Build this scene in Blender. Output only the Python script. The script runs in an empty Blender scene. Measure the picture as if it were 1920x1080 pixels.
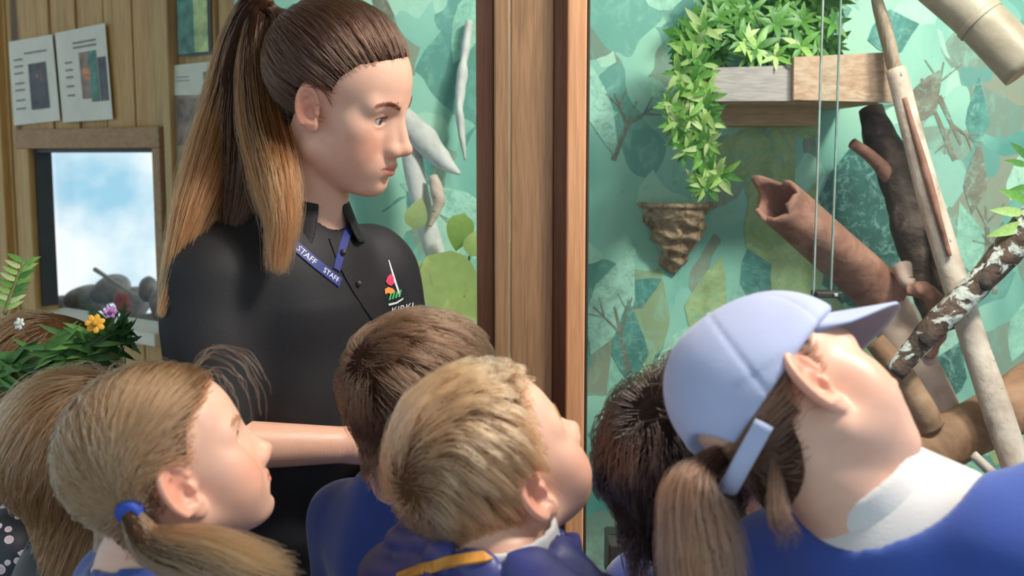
import bpy, bmesh, math, random
import numpy as np
from mathutils import Vector, Matrix
from mathutils.bvhtree import BVHTree

random.seed(7); rng = np.random.default_rng(7)
SC = bpy.context.scene; COL = SC.collection
rad = math.radians

# ------------------------------------------------------------------ camera, sky, lights, exposure
FPX = 2100.0; CAMZ = 1.48; PIT = math.atan(250 / FPX)
cam_d = bpy.data.cameras.new('camera'); cam = bpy.data.objects.new('camera', cam_d); COL.objects.link(cam)
cam_d.sensor_width = 36; cam_d.lens = FPX / 1920 * 36
cam.location = (0, 0, CAMZ); cam.rotation_euler = (math.pi / 2 - PIT, 0, 0)
cam_d.dof.use_dof = True; cam_d.dof.focus_distance = 1.72; cam_d.dof.aperture_fstop = 5.4
cam_d.clip_start = 0.05
SC.camera = cam
SC.view_settings.view_transform = 'Standard'; SC.view_settings.look = 'None'
SC.view_settings.exposure = 0.25; SC.view_settings.gamma = 1.0; SC.view_settings.use_curve_mapping = False

W = bpy.data.worlds.new('sky'); SC.world = W; W.use_nodes = True
nt = W.node_tree; nt.nodes.clear()
o_ = nt.nodes.new('ShaderNodeOutputWorld'); b_ = nt.nodes.new('ShaderNodeBackground')
tc = nt.nodes.new('ShaderNodeTexCoord'); nz = nt.nodes.new('ShaderNodeTexNoise'); rp = nt.nodes.new('ShaderNodeValToRGB')
nz.inputs['Scale'].default_value = 9; nz.inputs['Detail'].default_value = 5
rp.color_ramp.elements[0].position = .44; rp.color_ramp.elements[0].color = (.33, .60, .78, 1)
rp.color_ramp.elements[1].position = .60; rp.color_ramp.elements[1].color = (.95, .97, 1, 1)
nt.links.new(tc.outputs['Generated'], nz.inputs['Vector']); nt.links.new(nz.outputs['Fac'], rp.inputs['Fac'])
nt.links.new(rp.outputs['Color'], b_.inputs['Color']); nt.links.new(b_.outputs[0], o_.inputs[0])
b_.inputs['Strength'].default_value = 0.95


def area(name, loc, target, size, energy, color, sizey=None):
    l = bpy.data.lights.new(name, 'AREA'); l.energy = energy; l.color = color; l.size = size
    if sizey: l.shape = 'RECTANGLE'; l.size_y = sizey
    ob = bpy.data.objects.new(name, l); COL.objects.link(ob); ob.location = loc
    ob.rotation_euler = (Vector(target) - Vector(loc)).to_track_quat('-Z', 'Y').to_euler()
    return ob


area('vivarium_lamp', (1.25, 1.02, 2.88), (0.55, 2.35, 1.0), .26, 52, (1, .93, .84))
area('roof_light', (.75, 1.15, 2.86), (.0, 1.35, 1.1), .5, 26, (1, .95, .88), .5)


# ------------------------------------------------------------------ helpers
def P(px, py, d):
    x = (px - 960) * d / FPX; u = -(py - 540) * d / FPX
    c, s = math.cos(PIT), math.sin(PIT)
    return np.array([x, d * c + u * s, CAMZ - d * s + u * c])


def on_plane(px, py, p0, n):
    a = P(px, py, 1.0) - P(960, 540, 0); o = np.array([0, 0, CAMZ])
    t = np.dot(np.array(p0) - o, n) / np.dot(a, n)
    return o + a * t


def on_y(px, py, y): return on_plane(px, py, (0, y, 0), (0, 1, 0))


def nodes_mat(name):
    m = bpy.data.materials.new(name); m.use_nodes = True
    nt = m.node_tree; b = nt.nodes['Principled BSDF']
    return m, nt, b


def ramp(nt, fac, stops, const=False):
    r = nt.nodes.new('ShaderNodeValToRGB')
    if const: r.color_ramp.interpolation = 'CONSTANT'
    e = r.color_ramp.elements
    while len(e) < len(stops): e.new(.5)
    for el, (p, c) in zip(e, stops): el.position = p; el.color = (*c, 1)
    nt.links.new(fac, r.inputs['Fac']); return r.outputs['Color']


def noise(nt, vec, scale, detail=3, dist=0, rough=.5):
    n = nt.nodes.new('ShaderNodeTexNoise'); n.inputs['Scale'].default_value = scale
    n.inputs['Detail'].default_value = detail; n.inputs['Distortion'].default_value = dist; n.inputs['Roughness'].default_value = rough
    if vec: nt.links.new(vec, n.inputs['Vector'])
    return n.outputs['Fac']


def coords(nt, scale=(1, 1, 1), kind='Object', rot=(0, 0, 0)):
    t = nt.nodes.new('ShaderNodeTexCoord'); mp = nt.nodes.new('ShaderNodeMapping')
    mp.inputs['Scale'].default_value = scale; mp.inputs['Rotation'].default_value = rot
    nt.links.new(t.outputs[kind], mp.inputs['Vector']); return mp.outputs['Vector']


def mixc(nt, fac, a, b, mode='MIX'):
    m = nt.nodes.new('ShaderNodeMix'); m.data_type = 'RGBA'; m.blend_type = mode
    for s, v in ((m.inputs[0], fac), (m.inputs[6], a), (m.inputs[7], b)):
        if isinstance(v, (int, float)): s.default_value = v
        elif isinstance(v, tuple): s.default_value = (*v, 1)
        else: nt.links.new(v, s)
    return m.outputs[2]


def bump(nt, b, h, strength=.3, dist=.01):
    n = nt.nodes.new('ShaderNodeBump'); n.inputs['Strength'].default_value = strength; n.inputs['Distance'].default_value = dist
    nt.links.new(h, n.inputs['Height']); nt.links.new(n.outputs[0], b.inputs['Normal'])


def simple(name, color, rough=.6, var=.12, scale=20, bmp=0, metal=0, sheen=0, sss=0):
    m, nt, b = nodes_mat(name); v = coords(nt)
    f = noise(nt, v, scale, 4)
    lo = tuple(c * (1 - var) for c in color); hi = tuple(min(1, c * (1 + var)) for c in color)
    nt.links.new(ramp(nt, f, [(.3, lo), (.7, hi)]), b.inputs['Base Color'])
    b.inputs['Roughness'].default_value = rough; b.inputs['Metallic'].default_value = metal
    if sheen: b.inputs['Sheen Weight'].default_value = sheen
    if sss: b.inputs['Subsurface Weight'].default_value = sss; b.inputs['Subsurface Radius'].default_value = (.01, .008, .004)
    if bmp: bump(nt, b, noise(nt, v, scale * 4, 5), bmp, .004)
    return m


def wood(name, stops, scale=(14, 14, .9), rough=.55, knots=True, bmp=.25):
    m, nt, b = nodes_mat(name); v = coords(nt, scale)
    info = nt.nodes.new('ShaderNodeObjectInfo')
    add = nt.nodes.new('ShaderNodeVectorMath'); add.operation = 'ADD'
    sc = nt.nodes.new('ShaderNodeVectorMath'); sc.operation = 'SCALE'; sc.inputs['Scale'].default_value = 37
    cmb = nt.nodes.new('ShaderNodeCombineXYZ')
    for k in range(3): nt.links.new(info.outputs['Random'], cmb.inputs[k])
    nt.links.new(cmb.outputs[0], sc.inputs[0]); nt.links.new(v, add.inputs[0]); nt.links.new(sc.outputs[0], add.inputs[1])
    v2 = add.outputs[0]
    f = noise(nt, v2, 2.2, 6, 1.2, .6); c = ramp(nt, f, stops)
    g = noise(nt, v2, 14, 3, .4); c = mixc(nt, .22, c, ramp(nt, g, [(.35, tuple(x * .45 for x in stops[0][1])), (.6, stops[-1][1])]), 'MIX')
    if knots:
        vo = nt.nodes.new('ShaderNodeTexVoronoi'); vo.inputs['Scale'].default_value = .55
        nt.links.new(v2, vo.inputs['Vector'])
        k = ramp(nt, vo.outputs['Distance'], [(.10, (0, 0, 0)), (.17, (1, 1, 1))])
        kk = nt.nodes.new('ShaderNodeRGBToBW'); nt.links.new(k, kk.inputs[0])
        c = mixc(nt, kk.outputs[0], tuple(x * .35 for x in stops[0][1]), c)
    nt.links.new(c, b.inputs['Base Color']); b.inputs['Roughness'].default_value = rough
    if bmp: bump(nt, b, f, bmp, .006)
    return m


def mesh_np(name, V, F, mat=None, parent=None, smooth=True, attr=None):
    """numpy verts (n,3) and faces (m,3|4) in world space -> one object under parent"""
    V = np.asarray(V, np.float32); F = np.asarray(F, np.int32)
    if parent is not None: V = V - np.array(root_loc(parent), np.float32)
    me = bpy.data.meshes.new(name); k = F.shape[1]
    me.vertices.add(len(V)); me.vertices.foreach_set('co', V.ravel())
    me.loops.add(F.size); me.loops.foreach_set('vertex_index', F.ravel())
    me.polygons.add(len(F)); me.polygons.foreach_set('loop_start', np.arange(0, F.size, k, dtype=np.int32))
    me.update(calc_edges=True)
    if smooth: me.polygons.foreach_set('use_smooth', np.ones(len(F), bool))
    if attr is not None:
        for an, a in attr.items():
            at = me.attributes.new(an, 'FLOAT_COLOR', 'POINT')
            c = np.ones((len(V), 4), np.float32); c[:, :3] = a; at.data.foreach_set('color', c.ravel())
    if mat: me.materials.append(mat)
    ob = bpy.data.objects.new(name, me); COL.objects.link(ob)
    if parent is not None: ob.parent = parent
    return ob


def root_loc(o):
    l = np.zeros(3)
    while o is not None: l += np.array(o.location); o = o.parent
    return l


def mesh_py(name, verts, faces, mat=None, parent=None, smooth=False):
    off = root_loc(parent) if parent is not None else np.zeros(3)
    me = bpy.data.meshes.new(name); me.from_pydata([tuple(np.array(v) - off) for v in verts], [], faces); me.update()
    if smooth: me.polygons.foreach_set('use_smooth', [True] * len(faces))
    if mat: me.materials.append(mat)
    ob = bpy.data.objects.new(name, me); COL.objects.link(ob)
    if parent is not None: ob.parent = parent
    return ob


def box(name, lo, hi, mat, parent=None, bevel=.003, M=None):
    bm = bmesh.new(); bmesh.ops.create_cube(bm, size=1)
    lo = np.array(lo, float); hi = np.array(hi, float)
    for v in bm.verts: v.co = Vector((lo + hi) / 2 + np.array(v.co) * (hi - lo))
    if bevel: bmesh.ops.bevel(bm, geom=bm.edges[:], offset=bevel, segments=2, affect='EDGES', profile=.5)
    if M is not None: bmesh.ops.transform(bm, matrix=M, verts=bm.verts)
    if parent is not None: bmesh.ops.translate(bm, vec=Vector(-root_loc(parent)), verts=bm.verts)
    me = bpy.data.meshes.new(name); bm.to_mesh(me); bm.free()
    if mat: me.materials.append(mat)
    ob = bpy.data.objects.new(name, me); COL.objects.link(ob)
    if parent is not None: ob.parent = parent
    return ob


def empty(name, loc):
    o = bpy.data.objects.new(name, None); COL.objects.link(o); o.location = tuple(loc); o.empty_display_size = .05; return o


def tag(o, label, cat, group=None, kind=None):
    o['label'] = label; o['category'] = cat
    if group: o['group'] = group
    if kind: o['kind'] = kind
    return o


def struct(o, label=None, cat=None):
    o['kind'] = 'structure'
    if label: o['label'] = label
    if cat: o['category'] = cat
    return o


def wob(p, f, seed=0):
    """cheap smooth pseudo-noise in about -1..1"""
    p = np.asarray(p, np.float32); r = np.random.default_rng(seed); out = np.zeros(p.shape[:-1], np.float32)
    for i in range(5):
        k = r.normal(size=3); k = k / np.linalg.norm(k) * f * r.uniform(.6, 1.6)
        out += np.sin(p @ k.astype(np.float32) + r.uniform(0, 6.28))
    return out / 2.4


def spline(pts, n):
    pts = np.asarray(pts, float); m = len(pts)
    if m == 2: t = np.linspace(0, 1, n)[:, None]; return pts[0] * (1 - t) + pts[1] * t
    q = np.vstack([2 * pts[0] - pts[1], pts, 2 * pts[-1] - pts[-2]])
    s = np.linspace(0, m - 1 - 1e-6, n); i = s.astype(int); t = (s - i)[:, None]
    a, b, c, d = q[i], q[i + 1], q[i + 2], q[i + 3]
    return .5 * (2 * b + (c - a) * t + (2 * a - 5 * b + 4 * c - d) * t ** 2 + (3 * b - a - 3 * c + d) * t ** 3)


def frames(C):
    T = np.gradient(C, axis=0); T /= np.linalg.norm(T, axis=1)[:, None]
    up = np.array([0, 0, 1.]) if abs(T[0, 2]) < .9 else np.array([0, 1., 0])
    N = np.zeros_like(T); n = up - T[0] * up.dot(T[0]); N[0] = n / np.linalg.norm(n)
    for i in range(1, len(T)):
        n = N[i - 1] - T[i] * N[i - 1].dot(T[i]); N[i] = n / np.linalg.norm(n)
    return T, N, np.cross(T, N)


def tube(name, pts, radii, mat, parent=None, seg=18, n=40, rough=.08, freq=30, seed=0, caps=True, flat=1.0, endmat=None):
    C = spline(pts, n); R = np.interp(np.linspace(0, 1, n), np.linspace(0, 1, len(radii)), radii)
    T, N, B = frames(C); a = np.linspace(0, 2 * np.pi, seg, endpoint=False)
    ring = np.cos(a)[None, :, None] * N[:, None] + flat * np.sin(a)[None, :, None] * B[:, None]
    V = C[:, None] + ring * R[:, None, None]
    d = wob(V, freq, seed) * .6 + wob(V, freq * 2.7, seed + 1) * .4
    V = (C[:, None] + ring * (R[:, None] * (1 + rough * d))[..., None]).reshape(-1, 3)
    F = []
    for i in range(n - 1):
        for j in range(seg):
            k = (j + 1) % seg; F.append((i * seg + j, i * seg + k, (i + 1) * seg + k, (i + 1) * seg + j))
    V = list(V)
    if caps:
        for i in (0, n - 1):
            V.append(C[i]); c = len(V) - 1
            for j in range(seg):
                k = (j + 1) % seg
                F.append((c, i * seg + k, i * seg + j) if i == 0 else (c, i * seg + j, i * seg + k))
    ob = mesh_py(name, V, F, mat, parent, True)
    if endmat:
        ob.data.materials.append(endmat)
        for p in list(ob.data.polygons)[-2 * seg:]: p.material_index = 1; p.use_smooth = False
    return ob


# ------------------------------------------------------------------ signed-distance modelling (bodies, clothes, carved things)
def smin(a, b, k):
    h = np.clip(.5 + .5 * (b - a) / k, 0, 1); return b + (a - b) * h - k * h * (1 - h)


def Rz(a): c, s = math.cos(a), math.sin(a); return np.array([[c, -s, 0], [s, c, 0], [0, 0, 1]])
def Ry(a): c, s = math.cos(a), math.sin(a); return np.array([[c, 0, s], [0, 1, 0], [-s, 0, c]])
def Rx(a): c, s = math.cos(a), math.sin(a); return np.array([[1, 0, 0], [0, c, -s], [0, s, c]])
def rot(yaw, pitch, roll): return Rz(rad(yaw)) @ Ry(-rad(pitch)) @ Rx(rad(roll))


I3 = np.eye(3)


def d_ell(p, c, r):
    q = (p - np.asarray(c, np.float32)); r = np.asarray(r, np.float32)
    k0 = np.linalg.norm(q / r, axis=-1); k1 = np.linalg.norm(q / (r * r), axis=-1)
    return k0 * (k0 - 1) / np.maximum(k1, 1e-6)


def d_cone(p, a, b, r1, r2):
    a = np.asarray(a, np.float32); b = np.asarray(b, np.float32); ab = b - a
    t = np.clip(((p - a) @ ab) / (ab @ ab + 1e-12), 0, 1)
    return np.linalg.norm(p - a - t[..., None] * ab, axis=-1) - (r1 + (r2 - r1) * t)


class Prim:
    """one shape in a local frame (R, t, s)"""
    def __init__(s, kind, *a, k=.01, op='add', fr=None):
        s.kind, s.a, s.k, s.op, s.fr = kind, a, k, op, fr

    def box(s):
        if s.kind == 'ell': c, r = map(np.array, s.a); return c - r, c + r
        if s.kind == 'cone':
            a, b, r1, r2 = s.a; a, b = np.array(a), np.array(b); m = max(r1, r2); return np.minimum(a, b) - m, np.maximum(a, b) + m
        return np.array(s.a[1]), np.array(s.a[2])

    def d(s, p):
        if s.kind == 'ell': return d_ell(p, *s.a)
        if s.kind == 'cone': return d_cone(p, *s.a)
        return s.a[0](p)


def ell(c, r, **kw): return Prim('ell', c, r if hasattr(r, '__len__') else (r,) * 3, **kw)
def cone(a, b, r1, r2, **kw): return Prim('cone', a, b, r1, r2, **kw)
def fun(f, lo, hi, **kw): return Prim('fun', f, lo, hi, **kw)


def in_frame(prims, R, t, s=1.0):
    for p in prims: p.fr = (R, np.array(t), s) if p.fr is None else compose((R, np.array(t), s), p.fr)
    return prims


def compose(A, B): return (A[0] @ B[0], A[0] @ B[1] * A[2] + A[1], A[2] * B[2])


def axis_fine(lo, hi, flo, fhi, fine, coarse):
    a = [np.arange(flo, fhi, fine)]
    if lo < flo: a.insert(0, np.linspace(lo, flo, max(2, int((flo - lo) / coarse) + 1), endpoint=False))
    if hi > fhi: a.append(np.linspace(a[-1][-1] + fine, hi, max(2, int((hi - fhi) / coarse) + 1)))
    return np.concatenate(a).astype(np.float32)


def sdf_grid(prims, fine, coarse=None, fbox=None, post=None):
    lo = np.full(3, 9.); hi = np.full(3, -9.)
    bb = []
    for p in prims:
        a, b = p.box(); R, t, s = p.fr or (I3, np.zeros(3), 1.0)
        cs = np.array([[(a, b)[i][0], (a, b)[j][1], (a, b)[k][2]] for i in (0, 1) for j in (0, 1) for k in (0, 1)]) * s @ R.T + t
        bb.append((cs.min(0), cs.max(0)))
        if p.op == 'add': lo = np.minimum(lo, cs.min(0)); hi = np.maximum(hi, cs.max(0))
    m = (coarse or fine) * 1.5; lo -= m; hi += m
    if fbox is None: ax = [np.arange(lo[i], hi[i] + fine, fine, dtype=np.float32) for i in range(3)]
    else: ax = [axis_fine(lo[i], hi[i], max(lo[i], fbox[0][i]), min(hi[i], fbox[1][i]), fine, coarse) for i in range(3)]
    D = np.full([len(a) for a in ax], .05, np.float32)
    for p, (a, b) in zip(prims, bb):
        mar = max(p.k * 1.2, (coarse or fine) * 1.6, .006)
        sl = []
        for i in range(3):
            i0 = max(0, np.searchsorted(ax[i], a[i] - mar) - 1); i1 = min(len(ax[i]), np.searchsorted(ax[i], b[i] + mar) + 1); sl.append(slice(i0, i1))
        if any(q.stop <= q.start for q in sl): continue
        g = np.stack(np.meshgrid(*[ax[i][sl[i]] for i in range(3)], indexing='ij'), -1)
        R, t, s = p.fr or (I3, np.zeros(3), 1.0)
        loc = ((g - t.astype(np.float32)) @ R.astype(np.float32)) / np.float32(s)
        d = (p.d(loc) * s).astype(np.float32); cur = D[tuple(sl)]
        if p.op == 'add': D[tuple(sl)] = smin(cur, d, p.k)
        elif p.op == 'sub': D[tuple(sl)] = -smin(-cur, d, p.k)
        else: D[tuple(sl)] = -smin(-cur, -d, p.k)
    if post is not None:
        g = np.stack(np.meshgrid(*ax, indexing='ij'), -1); D = post(D, g)
    return D, ax


def surface_nets(D, ax):
    S = D < 0; nx, ny, nz_ = D.shape
    cnt = np.zeros((nx - 1, ny - 1, nz_ - 1), np.uint8)
    for i in (0, 1):
        for j in (0, 1):
            for k in (0, 1): cnt += S[i:nx - 1 + i, j:ny - 1 + j, k:nz_ - 1 + k]
    A = np.argwhere((cnt > 0) & (cnt < 8)); idx = np.full(cnt.shape, -1, np.int32); idx[tuple(A.T)] = np.arange(len(A))
    acc = np.zeros((len(A), 3)); num = np.zeros(len(A))
    cor = [(i, j, k) for i in (0, 1) for j in (0, 1) for k in (0, 1)]
    val = {c: D[A[:, 0] + c[0], A[:, 1] + c[1], A[:, 2] + c[2]] for c in cor}
    for c in cor:
        for a in range(3):
            if c[a]: continue
            e = list(c); e[a] = 1; e = tuple(e); v0, v1 = val[c], val[e]
            m = (v0 < 0) != (v1 < 0); t = np.where(m, v0 / np.where(m, v0 - v1, 1), 0)
            off = np.tile(np.array(c, float), (len(A), 1)); off[:, a] = t
            acc[m] += off[m]; num[m] += 1
    o = acc / num[:, None]; V = np.empty((len(A), 3))
    for a in range(3): V[:, a] = ax[a][A[:, a]] * (1 - o[:, a]) + ax[a][A[:, a] + 1] * o[:, a]
    Q = []
    for a in range(3):
        b, c = (a + 1) % 3, (a + 2) % 3
        s0 = [slice(None)] * 3; s1 = [slice(None)] * 3; s0[a] = slice(0, -1); s1[a] = slice(1, None)
        ch = S[tuple(s0)] != S[tuple(s1)]; E = np.argwhere(ch)
        E = E[(E[:, b] > 0) & (E[:, c] > 0) & (E[:, b] < D.shape[b] - 1) & (E[:, c] < D.shape[c] - 1)]
        flip = S[tuple(E.T)]
        def ci(db, dc):
            q = E.copy(); q[:, b] += db; q[:, c] += dc; return idx[tuple(q.T)]
        q = np.stack([ci(-1, -1), ci(0, -1), ci(0, 0), ci(-1, 0)], 1)
        q[~flip] = q[~flip][:, ::-1]; Q.append(q)
    return V.astype(np.float32), np.concatenate(Q)


def relax(V, Fc, it=2, lam=.5):
    for _ in range(it):
        acc = np.zeros_like(V); n = np.zeros(len(V), np.float32); k = Fc.shape[1]
        for j in range(k):
            a = Fc[:, j]; b = Fc[:, (j + 1) % k]
            np.add.at(acc, a, V[b]); np.add.at(n, a, 1)
        V = V + lam * (acc / np.maximum(n, 1)[:, None] - V)
    return V


def sdf_obj(name, prims, fine, mat, parent, coarse=None, fbox=None, post=None, attr=None, smooth_it=1):
    D, ax = sdf_grid(prims, fine, coarse, fbox, post); V, Q = surface_nets(D, ax)
    if smooth_it: V = relax(V, Q, smooth_it)
    return mesh_np(name, V, Q, mat, parent, True, attr(V) if attr else None)

# ------------------------------------------------------------------ materials of the place
M_board = wood('pine_board', [(.25, (.36, .19, .06)), (.5, (.53, .31, .10)), (.8, (.62, .39, .145))], (10, 10, .8), .6)
M_rail = wood('window_rail_wood', [(.25, (.26, .13, .045)), (.5, (.38, .20, .075)), (.8, (.46, .27, .11))], (2, 14, 14), .6, False)
M_post = wood('post_plank', [(.2, (.21, .11, .05)), (.5, (.31, .175, .085)), (.8, (.38, .225, .115))], (16, 16, .9), .5)
M_post_red = wood('post_red_strip', [(.2, (.27, .10, .045)), (.5, (.36, .15, .07)), (.8, (.42, .20, .10))], (20, 20, .8), .5)
M_post_lit = wood('post_lit_orange_strip', [(.2, (.52, .23, .10)), (.5, (.64, .31, .145)), (.8, (.70, .38, .20))], (20, 20, .7), .5, False)  # orange strip catching the light; that brightness is put into its wood colour
M_paper = simple('paper', (.72, .70, .58), .7, .05)
M_ink = simple('ink_grey', (.22, .22, .20), .7, .2)
M_dark = simple('dark_rubber', (.03, .03, .028), .5, .2)
M_soil = simple('soil', (.10, .075, .05), .9, .4, 60, .6)
M_floor = simple('concrete_floor', (.22, .17, .13), .8, .25, 6, .2)
M_steel = simple('steel', (.55, .55, .53), .3, .1, 20, 0, .9)


def glass_mat(name, tint=(.96, .99, .98), rough=.0):
    m = bpy.data.materials.new(name); m.use_nodes = True; nt = m.node_tree; nt.nodes.clear()
    o = nt.nodes.new('ShaderNodeOutputMaterial'); mx = nt.nodes.new('ShaderNodeMixShader')
    t = nt.nodes.new('ShaderNodeBsdfTransparent'); g = nt.nodes.new('ShaderNodeBsdfGlossy'); lw = nt.nodes.new('ShaderNodeLayerWeight'); pw = nt.nodes.new('ShaderNodeMath'); fr = nt.nodes.new('ShaderNodeMath')
    lw.inputs['Blend'].default_value = .5; pw.operation = 'POWER'; pw.inputs[1].default_value = 4; fr.operation = 'MULTIPLY_ADD'; fr.inputs[1].default_value = .3; fr.inputs[2].default_value = .006
    nt.links.new(lw.outputs['Facing'], pw.inputs[0]); nt.links.new(pw.outputs[0], fr.inputs[0]); t.inputs['Color'].default_value = (*tint, 1); g.inputs['Roughness'].default_value = rough
    nt.links.new(fr.outputs[0], mx.inputs[0]); nt.links.new(t.outputs[0], mx.inputs[1]); nt.links.new(g.outputs[0], mx.inputs[2]); nt.links.new(mx.outputs[0], o.inputs[0])
    return m


M_glass = glass_mat('glass')
M_edge = simple('glass_polished_edge', (.26, .33, .30), .2, .2, 40)


def mural_mat():
    m, nt, b = nodes_mat('painted_mural'); v = coords(nt, (1, 1, .75), rot=(0, rad(18), 0))
    base = ramp(nt, noise(nt, v, 2.6, 5, .6), [(.30, (.10, .33, .29)), (.43, (.21, .50, .42)), (.56, (.34, .66, .53)), (.72, (.42, .70, .54))])
    d = nt.nodes.new('ShaderNodeVectorMath'); d.operation = 'ADD'
    nn = nt.nodes.new('ShaderNodeTexNoise'); nn.inputs['Scale'].default_value = 5; nn.inputs['Detail'].default_value = 2
    nt.links.new(v, nn.inputs['Vector'])
    s = nt.nodes.new('ShaderNodeVectorMath'); s.operation = 'SCALE'; s.inputs['Scale'].default_value = .16
    nt.links.new(nn.outputs['Color'], s.inputs[0]); nt.links.new(v, d.inputs[0]); nt.links.new(s.outputs[0], d.inputs[1])
    c = base
    for sc, thr, pal in ((6.5, .44, [(0, (.12, .32, .27)), (.25, (.24, .34, .27)), (.45, (.17, .42, .36)), (.7, (.32, .42, .24)), (.85, (.21, .30, .24))]),
                         (11, .36, [(0, (.46, .76, .60)), (.3, (.14, .36, .32)), (.55, (.29, .33, .25)), (.75, (.30, .60, .50))])):
        vo = nt.nodes.new('ShaderNodeTexVoronoi'); vo.inputs['Scale'].default_value = sc; nt.links.new(d.outputs[0], vo.inputs['Vector'])
        sep = nt.nodes.new('ShaderNodeSeparateColor'); nt.links.new(vo.outputs['Color'], sep.inputs[0])
        col = ramp(nt, sep.outputs[0], pal, True)
        lt = nt.nodes.new('ShaderNodeMath'); lt.operation = 'LESS_THAN'; lt.inputs[1].default_value = thr; nt.links.new(sep.outputs[1], lt.inputs[0])
        ml = nt.nodes.new('ShaderNodeMath'); ml.operation = 'MULTIPLY'; nt.links.new(lt.outputs[0], ml.inputs[0])
        w = ramp(nt, noise(nt, v, 30, 6, .5, .7), [(.30, (.25, .25, .25)), (.52, (.95, .95, .95))])
        bw = nt.nodes.new('ShaderNodeRGBToBW'); nt.links.new(w, bw.inputs[0]); nt.links.new(bw.outputs[0], ml.inputs[1])
        c = mixc(nt, ml.outputs[0], c, col)
    # flaked paint specks
    sp = ramp(nt, noise(nt, v, 55, 7, .8, .75), [(.62, (0, 0, 0)), (.70, (1, 1, 1))]); bw = nt.nodes.new('ShaderNodeRGBToBW'); nt.links.new(sp, bw.inputs[0])
    mm = nt.nodes.new('ShaderNodeMath'); mm.operation = 'MULTIPLY'; mm.inputs[1].default_value = .5; nt.links.new(bw.outputs[0], mm.inputs[0])
    c = mixc(nt, mm.outputs[0], c, (.16, .36, .30))
    nt.links.new(c, b.inputs['Base Color']); b.inputs['Roughness'].default_value = .75
    bump(nt, b, noise(nt, v, 18, 6), .15, .01)
    return m


def flat_paint(name, col):
    m, nt, b = nodes_mat(name); v = coords(nt)
    c = ramp(nt, noise(nt, v, 14, 8, 1.0, .75), [(.3, tuple(x * .60 for x in col)), (.5, col), (.7, tuple(min(1, x * 1.3) for x in col))])
    f = ramp(nt, noise(nt, v, 42, 8, .8, .8), [(.50, (0, 0, 0)), (.62, (1, 1, 1))]); bw = nt.nodes.new('ShaderNodeRGBToBW'); nt.links.new(f, bw.inputs[0])
    mm = nt.nodes.new('ShaderNodeMath'); mm.operation = 'MULTIPLY'; mm.inputs[1].default_value = .65; nt.links.new(bw.outputs[0], mm.inputs[0])
    c = mixc(nt, mm.outputs[0], c, (.30, .60, .50) if sum(col) < 1.1 else (.17, .40, .34))
    nt.links.new(c, b.inputs['Base Color']); b.inputs['Roughness'].default_value = .8
    return m


# ------------------------------------------------------------------ the hut: floor, board wall, mural
struct(box('ceiling', (-3.2, -1.2, 2.92), (3.2, 4.6, 3.0), M_board, None, 0))
floor = mesh_py('floor', [(-4, -2, 0), (4, -2, 0), (4, 6, 0), (-4, 6, 0)], [(0, 1, 2, 3)], M_floor); struct(floor)
YM = 2.55   # mural wall
mural = box('wall_back', (-.62, YM, .3), (2.6, YM + .05, 2.9), mural_mat(), None, 0); struct(mural, 'green and teal painted mural wall behind the glass', 'wall')

# painted leaves and twigs on the mural, plus very dark patches: flat colour, a hair proud of the wall
paints = [flat_paint('paint_' + n, c) for n, c in (('mint', (.33, .65, .51)), ('pale', (.42, .72, .59)), ('teal', (.10, .30, .27)), ('umber', (.22, .22, .17)), ('olive', (.38, .50, .24)), ('deep', (.05, .16, .14)))]


def leaf_poly(cx, cz, L, w, ang, y):
    pts = []
    prof = [(0, 0), (.15, .55), (.35, .95), (.55, .9), (.8, .45), (1, 0), (.8, -.4), (.55, -.85), (.35, -1), (.15, -.6)]
    ca, sa = math.cos(ang), math.sin(ang)
    for t, h in prof:
        a = (t - .5) * L; b = h * w / 2 * (1 + .12 * math.sin(9 * t + cx * 40)); pts.append((cx + a * ca - b * sa, y, cz + a * sa + b * ca))
    return pts


def paint_mesh(name, polys, mat):
    V, Fc = [], []
    for p in polys: Fc.append(tuple(range(len(V), len(V) + len(p)))); V += p
    o = mesh_py(name, V, Fc, mat, mural); return o


lay = {i: [] for i in range(6)}
rr = random.Random(3)
for i in range(80):
    k = rr.choice([0, 0, 0, 1, 1, 2, 2, 3, 4]); x = rr.uniform(-.5, 1.9); z = rr.uniform(.6, 2.1)
    lay[k].append(leaf_poly(x, z, rr.uniform(.10, .24), rr.uniform(.035, .085), rr.choice([1.2, 1.6, 2.0, .6, 2.5]) + rr.uniform(-.3, .3), YM - .0003 - .00001 * i))


import itertools
_ctr = itertools.count()


def twig(x0, z0, L, ang, w, depth=2):
    out = []; x1 = x0 + L * math.cos(ang); z1 = z0 + L * math.sin(ang); nx, nz2 = -math.sin(ang) * w, math.cos(ang) * w; y = YM - .0014 - .00001 * next(_ctr)
    out.append([(x0 - nx, y, z0 - nz2), (x1 - nx * .5, y, z1 - nz2 * .5), (x1 + nx * .5, y, z1 + nz2 * .5), (x0 + nx, y, z0 + nz2)])
    if depth:
        for s in (-1, 1): out += twig(x0 + (x1 - x0) * .6, z0 + (z1 - z0) * .6, L * .55, ang + s * rr.uniform(.5, .8), w * .6, depth - 1)
    return out


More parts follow.
